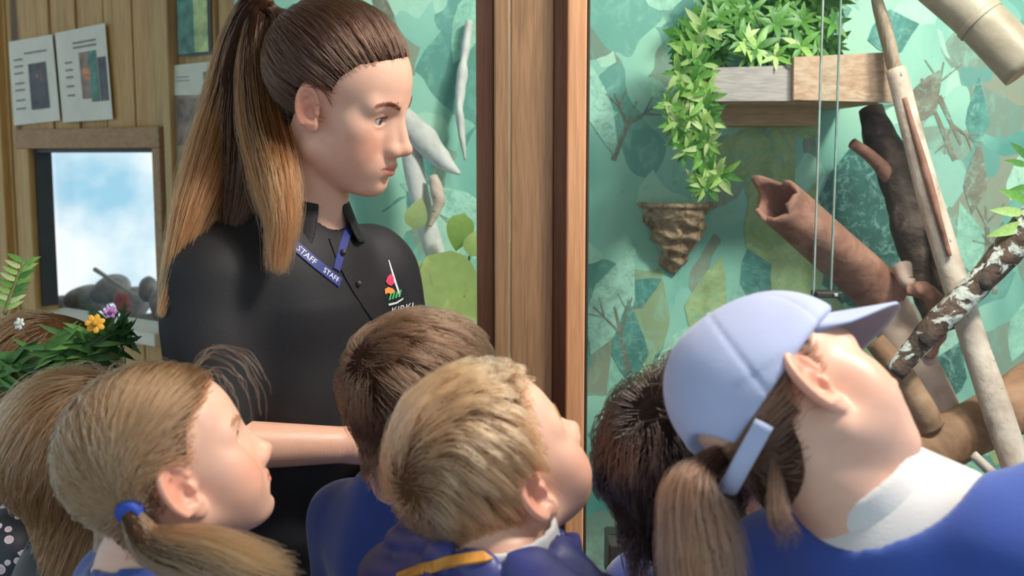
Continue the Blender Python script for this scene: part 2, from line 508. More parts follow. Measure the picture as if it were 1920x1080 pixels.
for px, py, L, a in ((1865, 550, .13, 1.5), (1790, 300, .2, 2.0), (1800, 560, .2, 1.1), (1760, 180, .12, -1.1), (1150, 300, .14, 1.2), (1180, 700, .16, 1.8)):
    q = on_y(px, py, YM); lay[3] += twig(q[0], q[2], L, a, .006)
for px, py, L, w, a, k in ((1735, 180, .13, .075, 1.1, 3), (1830, 330, .17, .05, 1.5, 3), (1675, 60, .12, .10, .3, 2), (1775, 700, .16, .1, 1.2, 5), (1120, 200, .26, .07, -1.2, 1), (1150, 560, .28, .10, 1.2, 1),
                           (1260, 850, .25, .10, .9, 1), (1330, 560, .2, .1, 1.3, 4), (1180, 640, .2, .08, 1.6, 2), (1400, 560, .16, .07, 1.2, 0), (1700, 420, .25, .12, 1.5, 5), (1600, 420, .38, .24, 1.57, 5), (1650, 500, .30, .16, 1.4, 5), (1570, 470, .25, .10, 1.7, 5), (1430, 500, .26, .10, 1.6, 2), (1450, 300, .25, .12, 1.2, 4), (1500, 480, .34, .14, 1.4, 4), (1440, 420, .22, .12, 1.9, 4), (1380, 290, .20, .10, .8, 4)):  # the deep patches make the wall very dark behind the hollow log
    q = on_y(px, py, YM); lay[k].append(leaf_poly(q[0], q[2], L, w, a, YM - .0012 - .00001 * next(_ctr)))
for k in lay: paint_mesh('flat_leaf_motif', lay[k], paints[k])['kind'] = 'stuff'

struct(box('trim_2', (-.6, 1.99, 0), (1.74, YM - .003, .50), M_soil, None, .004), 'soil bed along the foot of the mural', 'soil')
# side panel closing the enclosure on its right, and its planting bed
struct(box('wall_right', (1.75, 1.95, .3), (1.80, 2.6, 2.9), M_board, None, 0))
struct(box('trim_1', (.17, 1.90, .72), (1.78, 2.0, .80), M_dark, None, .004), 'dark sill rail under the enclosure glass', 'rail')

# board wall on the left
A0 = np.array([-1.586, 3.6, 0]); U = np.array([.453, -.35, 0]); U /= np.linalg.norm(U); NW = np.array([U[1], -U[0], 0])   # NW faces the room
WM = Matrix(((U[0], -NW[0], 0, A0[0]), (U[1], -NW[1], 0, A0[1]), (0, 0, 1, 0), (0, 0, 0, 1)))


def wl(px, py):
    q = on_plane(px, py, A0, NW) - A0; return float(q @ U), float(q[2])


def wbox(name, s0, s1, z0, z1, mat, parent=None, y0=-.02, y1=0., bevel=.003):
    return box(name, (s0, y0, z0), (s1, y1, z1), mat, parent, bevel, WM)


s_l, z_t = wl(84, 279); s_r, _ = wl(313, 277); _, z_b = wl(300, 603)
wl_root = empty('wall_left', (0, 0, 0)); struct(wl_root, 'yellow pine board wall with notices and a window', 'wall')
edges = [-2.26 + .155 * k for k in range(11)] + [-.55, -.40, -.24, -.115] + [wl(p, 120)[0] for p in (27, 108, 156, 207, 262, 338, 420, 500)]
edges[-1] = .98; edges += [1.12]
zt = 2.75
cuts = sorted(edges)
for a, b in zip(cuts[:-1], cuts[1:]):
    g = .0045; dy = random.uniform(-.004, .004)
    if b > s_l + .01 and a < s_r - .01:
        lo_, hi_ = a, b
        wbox('board', lo_ + g, hi_ - g, z_t + .01, zt, M_board, wl_root, -.02 + dy, .01)
        wbox('board', lo_ + g, hi_ - g, 0.0, z_b - .02, M_board, wl_root, -.02 + dy, .01)
        if a < s_l - .01: wbox('board', a + g, s_l - .004, z_b - .02, z_t + .01, M_board, wl_root, -.02 + dy, .01)
        if b > s_r + .01: wbox('board', s_r + .004, b - g, z_b - .02, z_t + .01, M_board, wl_root, -.02 + dy, .01)
    else: wbox('board', a + g, b - g, 0, zt, M_board, wl_root, -.02 + dy, .01)
for q in ((-2.26, s_l - .06, 0, zt), (s_r + .02, 1.12, 0, zt), (s_l - .06, s_r + .02, 0, z_b - .06), (s_l - .06, s_r + .02, z_t + .03, zt)): wbox('backing_panel', *q, M_dark, wl_root, .012, .02, 0)
wa, za = wl(15, 120); wbox('batten', wa - .012, wa + .016, 0, zt, M_board, wl_root, -.045, -.018)
wa, za = wl(340, 120); wbox('batten', wa - .02, wa + .012, 0, zt, M_board, wl_root, -.05, -.018)
struct(box('trim_5', (-.635, YM, 0), (-.617, 2.90, 2.92), M_board, None, .002), 'narrow return panel at the mural edge', 'board')
struct(box('trim_4', (-.72, 2.87, 0), (-.60, 2.97, 2.92), M_board, None, .004), 'corner board between the pine wall and the mural', 'board')
# window
win = empty('window_1', (0, 0, 0)); struct(win, 'small wooden window with bright pale blue sky behind', 'window')
wbox('head_rail', s_l - .085, s_r + .035, z_t, z_t + .058, M_rail, win, -.05, .03)
wbox('side_rail', s_l - .075, s_l - .012, z_b - .03, z_t, M_board, win, -.05, .03)
wbox('side_rail', s_r, s_r + .035, z_b - .03, z_t, M_rail, win, -.05, .03)
wbox('reveal', s_l - .012, s_l + .003, z_b, z_t, M_dark, win, -.03, .02, .001)
wbox('reveal', s_l, s_r, z_t - .012, z_t, M_dark, win, -.03, .03, .001)
wbox('sill', s_l - .02, s_r + .04, z_b - .05, z_b - .015, M_paper, win, -.09, .06)
wbox('pane', s_l + .012, s_r, z_b - .015, z_t - .012, M_glass, win, .024, .028, 0)
_zl = on_plane(200, 604, A0 - NW * .45, NW)[2]
struct(wbox('trim_3', s_l - .5, s_r + .5, 0, _zl, M_soil, None, .10, .75, 0), 'earth bank outside the window', 'earth')
# outside the window: heap of stones, straw and a red flower
M_stone = simple('pinkish_stone', (.62, .50, .45), .8, .35, 30, .4)
for i, (px, py, r) in enumerate(((160, 562, .085), (205, 545, .075), (250, 572, .07), (308, 578, .07), (118, 590, .07), (276, 545, .045))):
    q = on_plane(px, py, A0 - NW * .45, NW)
    R_ = rot(40 * i, 20 * i, 30)
    st = sdf_obj('stone', in_frame([ell((0, 0, 0), (r, r * .75, r * .5)), ell((r * .35, 0, r * .1), (r * .6, r * .6, r * .45), k=.04)], R_, q), .012, M_stone, None)
    tag(st, ['rounded brown stone under the low left of the window sky', 'brownish stone in the middle of the heap seen through the window', 'grey pink stone below the red flower outside', 'pale stone at the right of the window heap', 'stone at the lower left corner of the window view', 'small stone behind the red flower outside'][i], 'stone', 'stones outside the window')
M_sky_straw = simple('straw', (.7, .62, .50), .8, .2)
q0 = on_plane(178, 505, A0 - NW * .30, NW); q1 = on_plane(255, 555, A0 - NW * .28, NW)
tag(tube('stick', [q0, q1], [.008, .006], M_sky_straw, None, 8, 8), 'pale stick leaning on the stones outside the window', 'stick')
M_red = simple('red_petal', (.75, .10, .06), .6, .2); M_green = simple('stem_green', (.10, .25, .06), .6, .3)
fl = empty('red_flower', on_plane(232, 600, A0 - NW * .25, NW)); tag(fl, 'small red flower on a green stem outside the window', 'flower')
fc = on_plane(229, 568, A0 - NW * .25, NW)
tube('stem', [np.array(fl.location), fc], [.006, .005], M_green, fl, 6, 6)
for k in range(6):
    a = k * 1.047; dv = U * math.cos(a) + np.array([0, 0, 1]) * math.sin(a)
    sdf_obj('petal', [ell(tuple(fc + dv * .02), (.018, .012, .018))], .006, M_red, fl)

# notices pinned to the boards
M_photo = [simple('photo_' + n, c, .5, .6, 25) for n, c in (('dark', (.06, .055, .06)), ('orange', (.55, .20, .07)), ('forest', (.06, .22, .15)), ('lime', (.42, .52, .20)), ('brown', (.26, .17, .12)))]


def notice(name, corners, label, prints, mat=None):
    """corners in pixels tl,tr,br,bl on the wall; prints: (u0,u1,v0,v1,material) flat print on the sheet"""
    c = [np.array([*wl(*q)]) for q in corners]
    def at(u, v, y):
        s = (c[0] * (1 - u) + c[1] * u) * (1 - v) + (c[3] * (1 - u) + c[2] * u) * v
        return np.array(WM @ Vector((s[0], y, s[1])))
    r = empty(name, at(.5, 1, -.03)); tag(r, label, 'notice', 'notices on the board wall')
    def sheet(nm, u0, u1, v0, v1, y, th, m, n=6):
        V, Fc = [], []
        for j in range(n + 1):
            for i in range(n + 1):
                u = u0 + (u1 - u0) * i / n; v = v0 + (v1 - v0) * j / n
                cur = -.004 * math.sin(u * 5 + 1) * v
                for yy in (y, y - th): V.append(at(u, v, yy + cur))
        ix = lambda i, j, k: (j * (n + 1) + i) * 2 + k
        for j in range(n):
            for i in range(n):
                Fc.append((ix(i, j, 1), ix(i, j + 1, 1), ix(i + 1, j + 1, 1), ix(i + 1, j, 1))); Fc.append((ix(i, j, 0), ix(i + 1, j, 0), ix(i + 1, j + 1, 0), ix(i, j + 1, 0)))
        for i in range(n):
            for j in (0, n): Fc.append((ix(i, j, 0), ix(i, j, 1), ix(i + 1, j, 1), ix(i + 1, j, 0)))
            for j in (0, n): Fc.append((ix(j, i, 0), ix(j, i, 1), ix(j, i + 1, 1), ix(j, i + 1, 0)))
        mesh_py(nm, V, Fc, m, r)
    sheet('sheet', 0, 1, 0, 1, -.030, .0012, mat or M_paper)
    for (u0, u1, v0, v1, m, nm) in prints: sheet(nm, u0, u1, v0, v1, -.0325, .0004, m)
    return r


lines = lambda u0, u1, vs, h=.02: [(u0, u1, v, v + h, M_ink, 'text_line') for v in vs]
notice('notice', [(34, 80), (116, 66), (130, 226), (46, 236)], 'white printed notice with a dark portrait photo, nearer the wall edge', [(.42, .80, .30, .84, M_photo[0], 'photo'), (.58, .74, .38, .52, M_photo[1], 'photo')] + lines(.10, .30, (.22, .30, .38, .5, .58, .7, .8)) + lines(.35, .85, (.16,)))
notice('notice', [(121, 64), (215, 45), (229, 224), (138, 230)], 'white printed notice with a split colour photo, closer to the window batten', [(.45, .62, .26, .76, M_photo[4], 'photo'), (.62, .78, .26, .80, M_photo[2], 'photo'), (.80, .96, .34, .80, M_photo[0], 'photo'), (.50, .64, .42, .56, M_photo[1], 'photo')] + lines(.16, .30, (.34, .42, .5, .6, .7)) + lines(.35, .80, (.14, .19)))
notice('notice', [(342, 124), (420, 116), (424, 178), (346, 180)], 'small blank white notice under the green picture', lines(.08, .4, (.40, .52)) + [(.72, .84, .3, .75, M_ink, 'logo_mark')])
notice('poster', [(346, 180), (424, 178), (432, 330), (352, 335)], 'brown mottled poster below the small white notice', [(.05, .95, .04, .6, M_photo[4], 'photo')], simple('poster_ground', (.40, .30, .20), .6, .4, 18))
pc = notice('picture', [(349, -30), (412, -40), (414, 103), (355, 108)], 'green forest picture in a narrow dark frame', [(.02, .50, .0, .97, M_photo[2], 'print'), (.50, .92, .0, .96, M_photo[3], 'print')], M_dark)

# ------------------------------------------------------------------ the wooden post between the two glass fronts
post = empty('post', on_y(1000, 1060, 1.85) * np.array([1, 1, 0])); tag(post, 'brown timber post of several planks beside the glass', 'post')
def plank(px0, px1, y0, y1, mat, name='plank'):
    a = on_y(px0, 290, y0)[0]; b = on_y(px1, 290, y0)[0]
    return box(name, (a, y0, 0), (b, y1, 2.7), mat, post, .003)
plank(893, 926, 1.905, 1.96, M_post_red); plank(926.5, 956, 1.862, 1.955, M_post); plank(957, 1037, 1.875, 1.95, M_post)
plank(1036, 1064, 1.895, 1.95, M_post_red); plank(1063, 1099, 1.845, 1.95, M_post_lit); plank(1099.5, 1105, 1.93, 1.96, M_dark, 'glass_seal')

xl = on_y(1100, 290, 1.95)[0]
for nm, px0, px1, y, lab in (('window_2', 1101, 1567, 1.95, 'clear glass pane beside the post'), ('window_3', 1534, 2010, 1.936, 'clear sliding glass pane on the right')):
    w = empty(nm, (0, 0, 0)); struct(w, lab, 'window')
    a = on_y(px0, 290, y)[0]; b = on_y(px1, 290, y)[0]
    box('pane', (a, y, .8), (b, y + .005, 2.6), M_glass, w, 0)
    e = b if nm == 'window_2' else a
    box('polished_edge', (e - .001, y - .0005, .8), (e + .0018, y + .0055, 2.6), M_edge, w, 0)
a = on_y(470, 290, 1.96)[0]; b = on_y(893, 290, 1.96)[0]
w = empty('window_4', (0, 0, 0)); struct(w, 'clear glass front of the enclosure behind the staff member', 'window'); box('pane', (-.62, 1.96, .8), (b, 1.965, 2.6), M_glass, w, 0)
clip = on_y(1552, 551, 1.93); ck = empty('glass_clip', clip); tag(ck, 'small metal clip at the foot of the glass edges', 'clip')
box('jaw', clip + (-.022, -.012, -.006), clip + (.022, .03, .004), M_dark, ck, .002); box('screw', clip + (.006, -.016, -.004), clip + (.014, -.010, .003), M_steel, ck, .002)

# ------------------------------------------------------------------ inside the enclosure
M_weath = wood('weathered_board', [(.25, (.26, .21, .19)), (.5, (.42, .36, .34)), (.8, (.52, .46, .43))], (2, 14, 14), .75, False, .5)
M_freshb = wood('orange_cut_board', [(.25, (.40, .20, .11)), (.5, (.58, .37, .25)), (.8, (.66, .48, .36))], (4, 12, 10), .7, True, .5)
M_brownb = wood('brown_board', [(.25, (.40, .22, .11)), (.6, (.55, .32, .17)), (.8, (.60, .38, .2))], (2, 14, 14), .7, False, .3)
yf = 2.24
pb = empty('planter_box', on_y(1500, 235, yf + .1)); tag(pb, 'weathered wooden planter box on the mural wall under the green plant', 'planter')
def xz(px, py, y): q = on_y(px, py, y); return q[0], q[2]
x0, z1 = xz(1338, 126, yf); x1, z0 = xz(1490, 190, yf); xm, zr1 = xz(1680, 99, yf - .012); _, zr0 = xz(1680, 190, yf - .012)
def qboard(name, q, y0, y1, mat):
    c = [xz(*p, y0) for p in q]; V = [(x, y0, z) for x, z in c] + [(x, y1, z) for x, z in c]
    return mesh_py(name, V, [(0, 1, 2, 3), (7, 6, 5, 4), (0, 4, 5, 1), (1, 5, 6, 2), (2, 6, 7, 3), (3, 7, 4, 0)], mat, pb)
qboard('front_board', [(1338, 190), (1492, 189), (1492, 122), (1336, 127)], yf, yf + .02, M_weath)
qboard('front_board', [(1488, 187), (1674, 192), (1680, 97), (1489, 107)], yf - .016, yf + .006, M_freshb)
box('side_board', (x0, yf + .02, z0), (x0 + .018, YM - .002, z1 - .005), M_brownb, pb, .002)
box('side_board', (xm - .03, yf + .008, zr0), (xm - .012, YM - .002, zr1 - .01), M_brownb, pb, .002)
box('bottom_board', (x0, yf + .02, z0 - .004), (xm - .02, YM - .002, z0 + .012), M_brownb, pb, .002)
bx0, bz1 = xz(1352, 180, 2.42); bx1, bz0 = xz(1532, 236, 2.42)
box('bracket_board', (bx0, 2.42, bz0), (bx1, YM - .002, bz1), M_brownb, pb, .002)
sd = box('soil', (x0 + .02, yf + .022, z0 + .012), (xm - .03, YM - .004, z1 - .012), M_soil, pb, .004)


def leaf_mesh(name, mats, w=.30, curl=.25, fold=.10, n=5):
    V, Fc = [], []
    for i in range(n + 1):
        t = i / n; h = w * .5 * (math.sin(math.pi * min(1, t ** .75)) ** .8 if 0 < t < 1 else 0.02)
        z = -curl * t * t
        V += [(t, -h, z + fold * h * 2), (t, 0, z), (t, h, z + fold * h * 2)]
    for i in range(n):
        a = i * 3
        Fc += [(a, a + 3, a + 4, a + 1), (a + 1, a + 4, a + 5, a + 2)]
    me = bpy.data.meshes.new(name); me.from_pydata(V, [], Fc); me.update(); me.polygons.foreach_set('use_smooth', [True] * len(Fc))
    me.materials.append(mats); return me


def leaf_mat(name, stops, tr=.25):
    m, nt, b = nodes_mat(name); info = nt.nodes.new('ShaderNodeObjectInfo'); v = coords(nt)
    n1 = noise(nt, v, 8, 2); ad = nt.nodes.new('ShaderNodeMath'); ad.operation = 'ADD'
    sb = nt.nodes.new('ShaderNodeMath'); sb.operation = 'MULTIPLY_ADD'; sb.inputs[1].default_value = .5; sb.inputs[2].default_value = -.25
    nt.links.new(n1, sb.inputs[0]); nt.links.new(info.outputs['Random'], ad.inputs[0]); nt.links.new(sb.outputs[0], ad.inputs[1])
    c = ramp(nt, ad.outputs[0], stops); nt.links.new(c, b.inputs['Base Color']); b.inputs['Roughness'].default_value = .45
    tl = nt.nodes.new('ShaderNodeBsdfTranslucent'); nt.links.new(c, tl.inputs['Color']); mx = nt.nodes.new('ShaderNodeMixShader'); mx.inputs[0].default_value = tr
    out = nt.nodes['Material Output']; nt.links.new(b.outputs[0], mx.inputs[1]); nt.links.new(tl.outputs[0], mx.inputs[2]); nt.links.new(mx.outputs[0], out.inputs[0])
    return m


M_leaf = leaf_mat('leaf_green', [(.0, (.06, .20, .035)), (.35, (.17, .40, .07)), (.65, (.36, .58, .14)), (1, (.66, .76, .36))])
M_leaf2 = leaf_mat('leaf_lime', [(.0, (.34, .48, .12)), (.5, (.54, .64, .24)), (1, (.72, .76, .42))], .35)
M_stem = simple('plant_stem', (.18, .22, .06), .6, .3)
LEAF = leaf_mesh('leaf', M_leaf)


def place_leaf(me, parent, p, d, up, L):
    d = Vector(d).normalized(); up = Vector(up); y = up.cross(d)
    if y.length < 1e-3: y = Vector((0, 1, 0)).cross(d)
    y.normalize(); z = d.cross(y)
    o = bpy.data.objects.new('leaf', me); COL.objects.link(o); o.parent = parent
    M = Matrix((( d.x * L, y.x * L, z.x * L, p[0]), (d.y * L, y.y * L, z.y * L, p[1]), (d.z * L, y.z * L, z.z * L, p[2]), (0, 0, 0, 1)))
    o.matrix_world = M if parent is None else M
    o.matrix_parent_inverse = Matrix.Translation(Vector(-root_loc(parent)))
    o.matrix_basis = M
    return o


plant = empty('trailing_plant', on_y(1430, 125, 2.32)); tag(plant, 'bright green leafy plant spilling over the wooden planter box', 'plant')
leaves = []
rp_ = np.random.default_rng(11)
ros = []
for i in range(135):      # mound in the box
    px = rp_.uniform(1275, 1565); t = (px - 1275) / 290; top = -70 + 150 * abs(t - .55) ** 1.8 * 1.6 + (60 if t < .12 else 0)
    py = rp_.uniform(top, 112 + (20 if px < 1340 else 0) - (14 if px > 1490 else 0)); d = 2.20 + .16 * rp_.random() + .10 * max(0, (60 - py)) / 120
    ros.append((P(px, py, d), .8 + .4 * rp_.random(), px < 1330))
for px, py, n, s in ((1305, 110, 5, 18), (1290, 150, 6, 22), (1310, 165, 5, 20), (1275, 190, 5, 20), (1320, 195, 4, 18), (1268, 225, 5, 18), (1310, 225, 5, 22), (1335, 225, 3, 12), (1290, 268, 4, 18), (1320, 275, 4, 18), (1330, 330, 5, 14), (1310, 345, 3, 12), (1350, 330, 2, 10)):
    for k in range(n): ros.append((P(px + rp_.normal() * s * .6, py + rp_.normal() * s * .5, 2.20 + .05 * rp_.random()), .8 + .3 * rp_.random(), True))
for c, s, tr in ros:
    out = np.array([rp_.normal() * .25, -.8, .35 if not tr else -.1]); out /= np.linalg.norm(out)
    a = np.cross(out, [0, 0, 1]); a /= np.linalg.norm(a); b = np.cross(a, out); ph = rp_.random() * 6.28; n = int(rp_.integers(5, 8))
    for k in range(n):
        th = ph + k * 6.283 / n + rp_.normal() * .15; dv = a * math.cos(th) + b * math.sin(th) + out * rp_.uniform(.15, .7)
        leaves.append((c, dv, out, .041 * s * rp_.uniform(.75, 1.2)))
idx = sorted(range(len(leaves)), key=lambda i: leaves[i][0][1] - leaves[i][3] * 2)
for i in idx[:300]: place_leaf(LEAF, plant, *leaves[i])
bmv, bmf = [], []
base = [np.array(v.co) for v in LEAF.vertices]; bf = [tuple(p.vertices) for p in LEAF.polygons]
for i in idx[300:]:
    p, dv, up, L = leaves[i]; x = dv / np.linalg.norm(dv); y = np.cross(up, x); y /= np.linalg.norm(y) + 1e-9; z = np.cross(x, y); o = len(bmv)
    bmv += [p + (q[0] * x + q[1] * y + q[2] * z) * L for q in base]; bmf += [tuple(j + o for j in f) for f in bf]
if bmv: mesh_py('foliage', bmv, bmf, M_leaf, plant, True)['kind'] = 'stuff'
for q in ([(1300, 115), (1285, 170), (1290, 230), (1318, 300), (1325, 360)], [(1330, 120), (1315, 180), (1300, 230), (1275, 240)], [(1310, 130), (1325, 200), (1330, 240)]):
    tube('stem', [P(*w_, 2.235) for w_ in q], [.003, .002], M_stem, plant, 6, 20)
for k in range(9):
    a = P(1340 + k * 25, 130, 2.33); tube('stem', [a, a + (random.uniform(-.04, .04), -.03, .05), a + (random.uniform(-.08, .08), -.05, .11)], [.003, .002], M_stem, plant, 6, 8)

side_plant = empty('leafy_shrub', P(1950, 480, 2.0)); tag(side_plant, 'fresh green leaves of a shrub at the right end of the glass', 'plant')
for px, py, a, L in ((1925, 310, 2.9, .035), (1930, 300, 2.4, .04), (1935, 350, 3.3, .04), (1920, 400, 3.0, .05), (1925, 420, 3.4, .06), (1930, 380, 2.7, .05), (1945, 290, 1.7, .05), (1940, 450, 3.6, .05), (1960, 340, 1.2, .05), (1950, 400, .4, .05)):
    place_leaf(LEAF, side_plant, P(px, py, 1.99), (math.cos(a), -.25, math.sin(a)), (0, -1, .2), L * 1.2)
tube('stem', [P(1950, 480, 2.0), P(1938, 400, 2.0), P(1932, 300, 2.0)], [.004, .003], M_stem, side_plant, 6, 12)

# clay wall pocket
M_clay = None
m_, nt_, b_2 = nodes_mat('rough_clay'); v_ = coords(nt_)
nt_.links.new(ramp(nt_, noise(nt_, v_, 42, 6, .8, .65), [(.28, (.06, .035, .022)), (.42, (.28, .17, .10)), (.58, (.50, .34, .22)), (.8, (.66, .50, .35))]), b_2.inputs['Base Color']); b_2.inputs['Roughness'].default_value = .8
bump(nt_, b_2, noise(nt_, v_, 60, 6), .6, .01); M_clay = m_
ptop = on_y(1276, 386, 2.47); pbot = on_y(1266, 514, 2.52)
hw = .080
pk = empty('wall_pocket', (pbot[0], YM, pbot[2])); tag(pk, 'rough carved brown clay wall pocket fixed to the mural', 'wall pot')
def pocket(p):
    t = np.clip((ptop[2] - p[..., 2]) / (ptop[2] - pbot[2]), -.2, 1.2); c = ptop[0] + (pbot[0] - ptop[0]) * t
    r = hw * (1 - .80 * np.clip(t, 0, 1) ** 1.15)
    q = np.sqrt((p[..., 0] - c) ** 2 + ((p[..., 1] - YM) * .78) ** 2)
    n = wob(p, 60, 5) * .008 + wob(p, 130, 6) * .005 + np.abs(wob(p, 85, 9)) * .009
    d = q - r + n * np.clip(t * 5, 0, 1); d = np.maximum(d * .8, np.maximum(p[..., 1] - YM, np.maximum(p[..., 2] - ptop[2], pbot[2] - .004 - p[..., 2])))
    return d
sdf_obj('pot_body', [fun(pocket, (ptop[0] - .10, YM - .13, pbot[2] - .01), (ptop[0] + .10, YM + .002, ptop[2] + .01), k=.004), ell((ptop[0], YM - .02, ptop[2] + .01), (.066, .062, .03), k=.004, op='sub')], .0032, M_clay, pk, smooth_it=1)
def rim(p):
    q = np.sqrt((p[..., 0] - ptop[0]) ** 2 + ((p[..., 1] - YM) * .78) ** 2); return np.maximum(np.sqrt((q - hw) ** 2 + (p[..., 2] - ptop[2]) ** 2) - .0065, p[..., 1] - YM)
sdf_obj('rim', [fun(rim, (ptop[0] - .1, YM - .125, ptop[2] - .012), (ptop[0] + .1, YM, ptop[2] + .012))], .0032, M_clay, pk)


# logs and branches
def bark(name, stops, scale=30, stretch=(1, 1, 1), bmp=.5, rough=.75, spots=None):
    m, nt, b = nodes_mat(name); v = coords(nt, stretch)
    c = ramp(nt, noise(nt, v, scale, 6, .7, .62), stops)
    if spots:
        vo = noise(nt, v, spots[1], 4, 1.2, .6); s = ramp(nt, vo, [(spots[2], (0, 0, 0)), (spots[2] + .05, (1, 1, 1))]); bw = nt.nodes.new('ShaderNodeRGBToBW'); nt.links.new(s, bw.inputs[0])
        c = mixc(nt, bw.outputs[0], c, spots[0])
    nt.links.new(c, b.inputs['Base Color']); b.inputs['Roughness'].default_value = rough
    if bmp: bump(nt, b, noise(nt, v, scale * 2.2, 6), bmp, .008)
    return m


B_pole = bark('pale_bark', [(.3, (.46, .31, .25)), (.55, (.68, .54, .46)), (.75, (.76, .65, .57))], 14, spots=((.16, .10, .07), 70, .66))
B_split = wood('split_timber', [(.25, (.22, .15, .10)), (.5, (.40, .29, .21)), (.8, (.52, .41, .31))], (30, 30, 2), .8, False, .5)
B_red = bark('reddish_bark', [(.25, (.13, .055, .04)), (.5, (.31, .14, .10)), (.75, (.44, .23, .17))], 16)
B_dark = bark('dark_bark', [(.25, (.016, .011, .010)), (.5, (.055, .033, .027)), (.75, (.13, .085, .065))], 26, bmp=.9)  # dark bark, deepened further in colour for the shadow on the trunk
B_lichen = bark('lichened_bark', [(.25, (.02, .014, .012)), (.5, (.09, .05, .035)), (.75, (.17, .09, .06))], 30, bmp=.9, spots=((.62, .62, .58), 24, .53))
B_smooth = bark('smooth_trunk', [(.25, (.36, .22, .18)), (.5, (.54, .37, .31)), (.8, (.63, .48, .42))], 9, bmp=.25, spots=((.22, .10, .07), 55, .70))
B_log = bark('brown_log', [(.25, (.13, .062, .032)), (.5, (.36, .19, .11)), (.75, (.52, .32, .21))], 12, (1, 1, 1), .5)
B_bamboo = bark('bamboo', [(.25, (.26, .20, .14)), (.5, (.40, .32, .24)), (.75, (.48, .40, .32))], 10, bmp=.3, rough=.5)
B_cut = bark('fresh_cut', [(.3, (.55, .28, .16)), (.7, (.72, .42, .26))], 30)
B_white = bark('bleached_wood', [(.25, (.50, .47, .46)), (.5, (.68, .66, .65)), (.8, (.78, .75, .72))], 16, bmp=.4)

pole = empty('branch_pole', P(1905, 900, 2.02)); tag(pole, 'long straight pale branch leaning diagonally behind the glass', 'branch')
tube('shaft', [P(1680, 130, 2.14), P(1740, 360, 2.11), P(1810, 590, 2.08), P(1870, 770, 2.05), P(1925, 930, 2.02)], [.019, .022, .025, .026, .027], B_pole, pole, 20, 60, .05, 22, 1)
tube('split_end', [P(1638, -25, 2.17), P(1655, 40, 2.16), P(1684, 150, 2.14)], [.013, .020, .021], B_split, pole, 8, 24, .18, 40, 2, flat=.6)
tube('bark_strip', [P(1695, 185, 2.118), P(1738, 330, 2.09), P(1780, 480, 2.066)], [.008, .011, .007], B_red, pole, 8, 24, .1, 40, 3, flat=.7)

dk = empty('gnarled_trunk', P(1765, 600, 2.32)); tag(dk, 'dark gnarled trunk behind the pale pole with a stub branch', 'branch')
tube('trunk', [P(1632, 205, 2.37), P(1652, 265, 2.35), P(1690, 350, 2.32), P(1715, 440, 2.3), P(1745, 540, 2.28), P(1765, 620, 2.26)], [.028, .034, .042, .040, .034, .03], B_dark, dk, 20, 60, .16, 34, 4)
tube('stub', [P(1598, 268, 2.28), P(1640, 300, 2.30), P(1680, 345, 2.32)], [.012, .014, .02], B_red, dk, 12, 20, .12, 40, 5)
tube('stub', [P(1755, 420, 2.24), P(1765, 520, 2.22), P(1775, 560, 2.22)], [.016, .014, .01], B_dark, dk, 12, 20, .2, 40, 6)

lb = empty('lichen_branch', P(1672, 705, 1.99)); tag(lb, 'dark branch patched with white lichen slanting up to the right', 'branch')
tube('limb', [P(1676, 700, 2.03), P(1745, 620, 2.025), P(1830, 535, 2.015), P(1900, 455, 2.01), P(1990, 340, 2.0)], [.020, .022, .025, .028, .029], B_lichen, lb, 22, 70, .10, 45, 7)
tube('knot', [P(1735, 640, 2.01), P(1748, 628, 2.0)], [.015, .011], B_dark, lb, 12, 8, .2, 60, 8)
tube('knot', [P(1842, 528, 2.0), P(1852, 540, 1.99)], [.016, .01], B_dark, lb, 12, 8, .2, 60, 9)

# hollow broken log
hl = empty('hollow_log', P(1720, 660, 2.2)); tag(hl, 'reddish hollow log with a jagged open end', 'log')
C = spline([P(1455, 378, 2.08), P(1530, 440, 2.14), P(1600, 500, 2.20), P(1660, 560, 2.25)], 30); T, N, B = frames(C)
seg = 28; V, Fc = [], []; an = np.linspace(0, 2 * np.pi, seg, endpoint=False)
for layer, rs in ((0, 1.0), (1, .80)):
    for i in range(30):
        R_ = (.045 + .004 * i / 30) * rs
        for j in range(seg):
            jag = 0
            if i < 3: jag = (.045 * math.exp(-((an[j] - 5.4) / .45) ** 2) + .006 * math.sin(an[j] * 5) + .005 * math.sin(an[j] * 11 + 1)) * (3 - i) / 3
            p = C[i] + (N[i] * math.cos(an[j]) + B[i] * math.sin(an[j])) * R_ * (1 + .05 * math.sin(an[j] * 3 + i * .2)) - T[i] * jag; V.append(p)
for layer in (0, 1):
    o = layer * 30 * seg
    for i in range(29):
        for j in range(seg):
            k = (j + 1) % seg; f = (o + i * seg + j, o + i * seg + k, o + (i + 1) * seg + k, o + (i + 1) * seg + j); Fc.append(f if not layer else f[::-1])
for j in range(seg): k = (j + 1) % seg; Fc.append((j, 30 * seg + j, 30 * seg + k, k)); Fc.append((29 * seg + j, 29 * seg + k, 59 * seg + k, 59 * seg + j))
mesh_py('bark_shell', V, Fc, B_red, hl, True)
tr = empty('smooth_trunk', P(1800, 830, 2.1)); tag(tr, 'smooth pinkish trunk running down from the hollow log', 'log')
tube('trunk', [P(1640, 535, 2.27), P(1662, 575, 2.25), P(1695, 640, 2.22), P(1742, 725, 2.19), P(1790, 815, 2.16)], [.040, .046, .046, .042, .034], B_smooth, tr, 26, 60, .06, 18, 10)
tube('side_shoot', [P(1690, 500, 2.18), P(1700, 528, 2.16), P(1715, 530, 2.15)], [.018, .013, .008], B_smooth, tr, 12, 14, .12, 40, 11)
ob_ = empty('orange_branch', P(1790, 880, 2.08)); tag(ob_, 'smooth orange branch wedged below the lichen branch', 'branch')
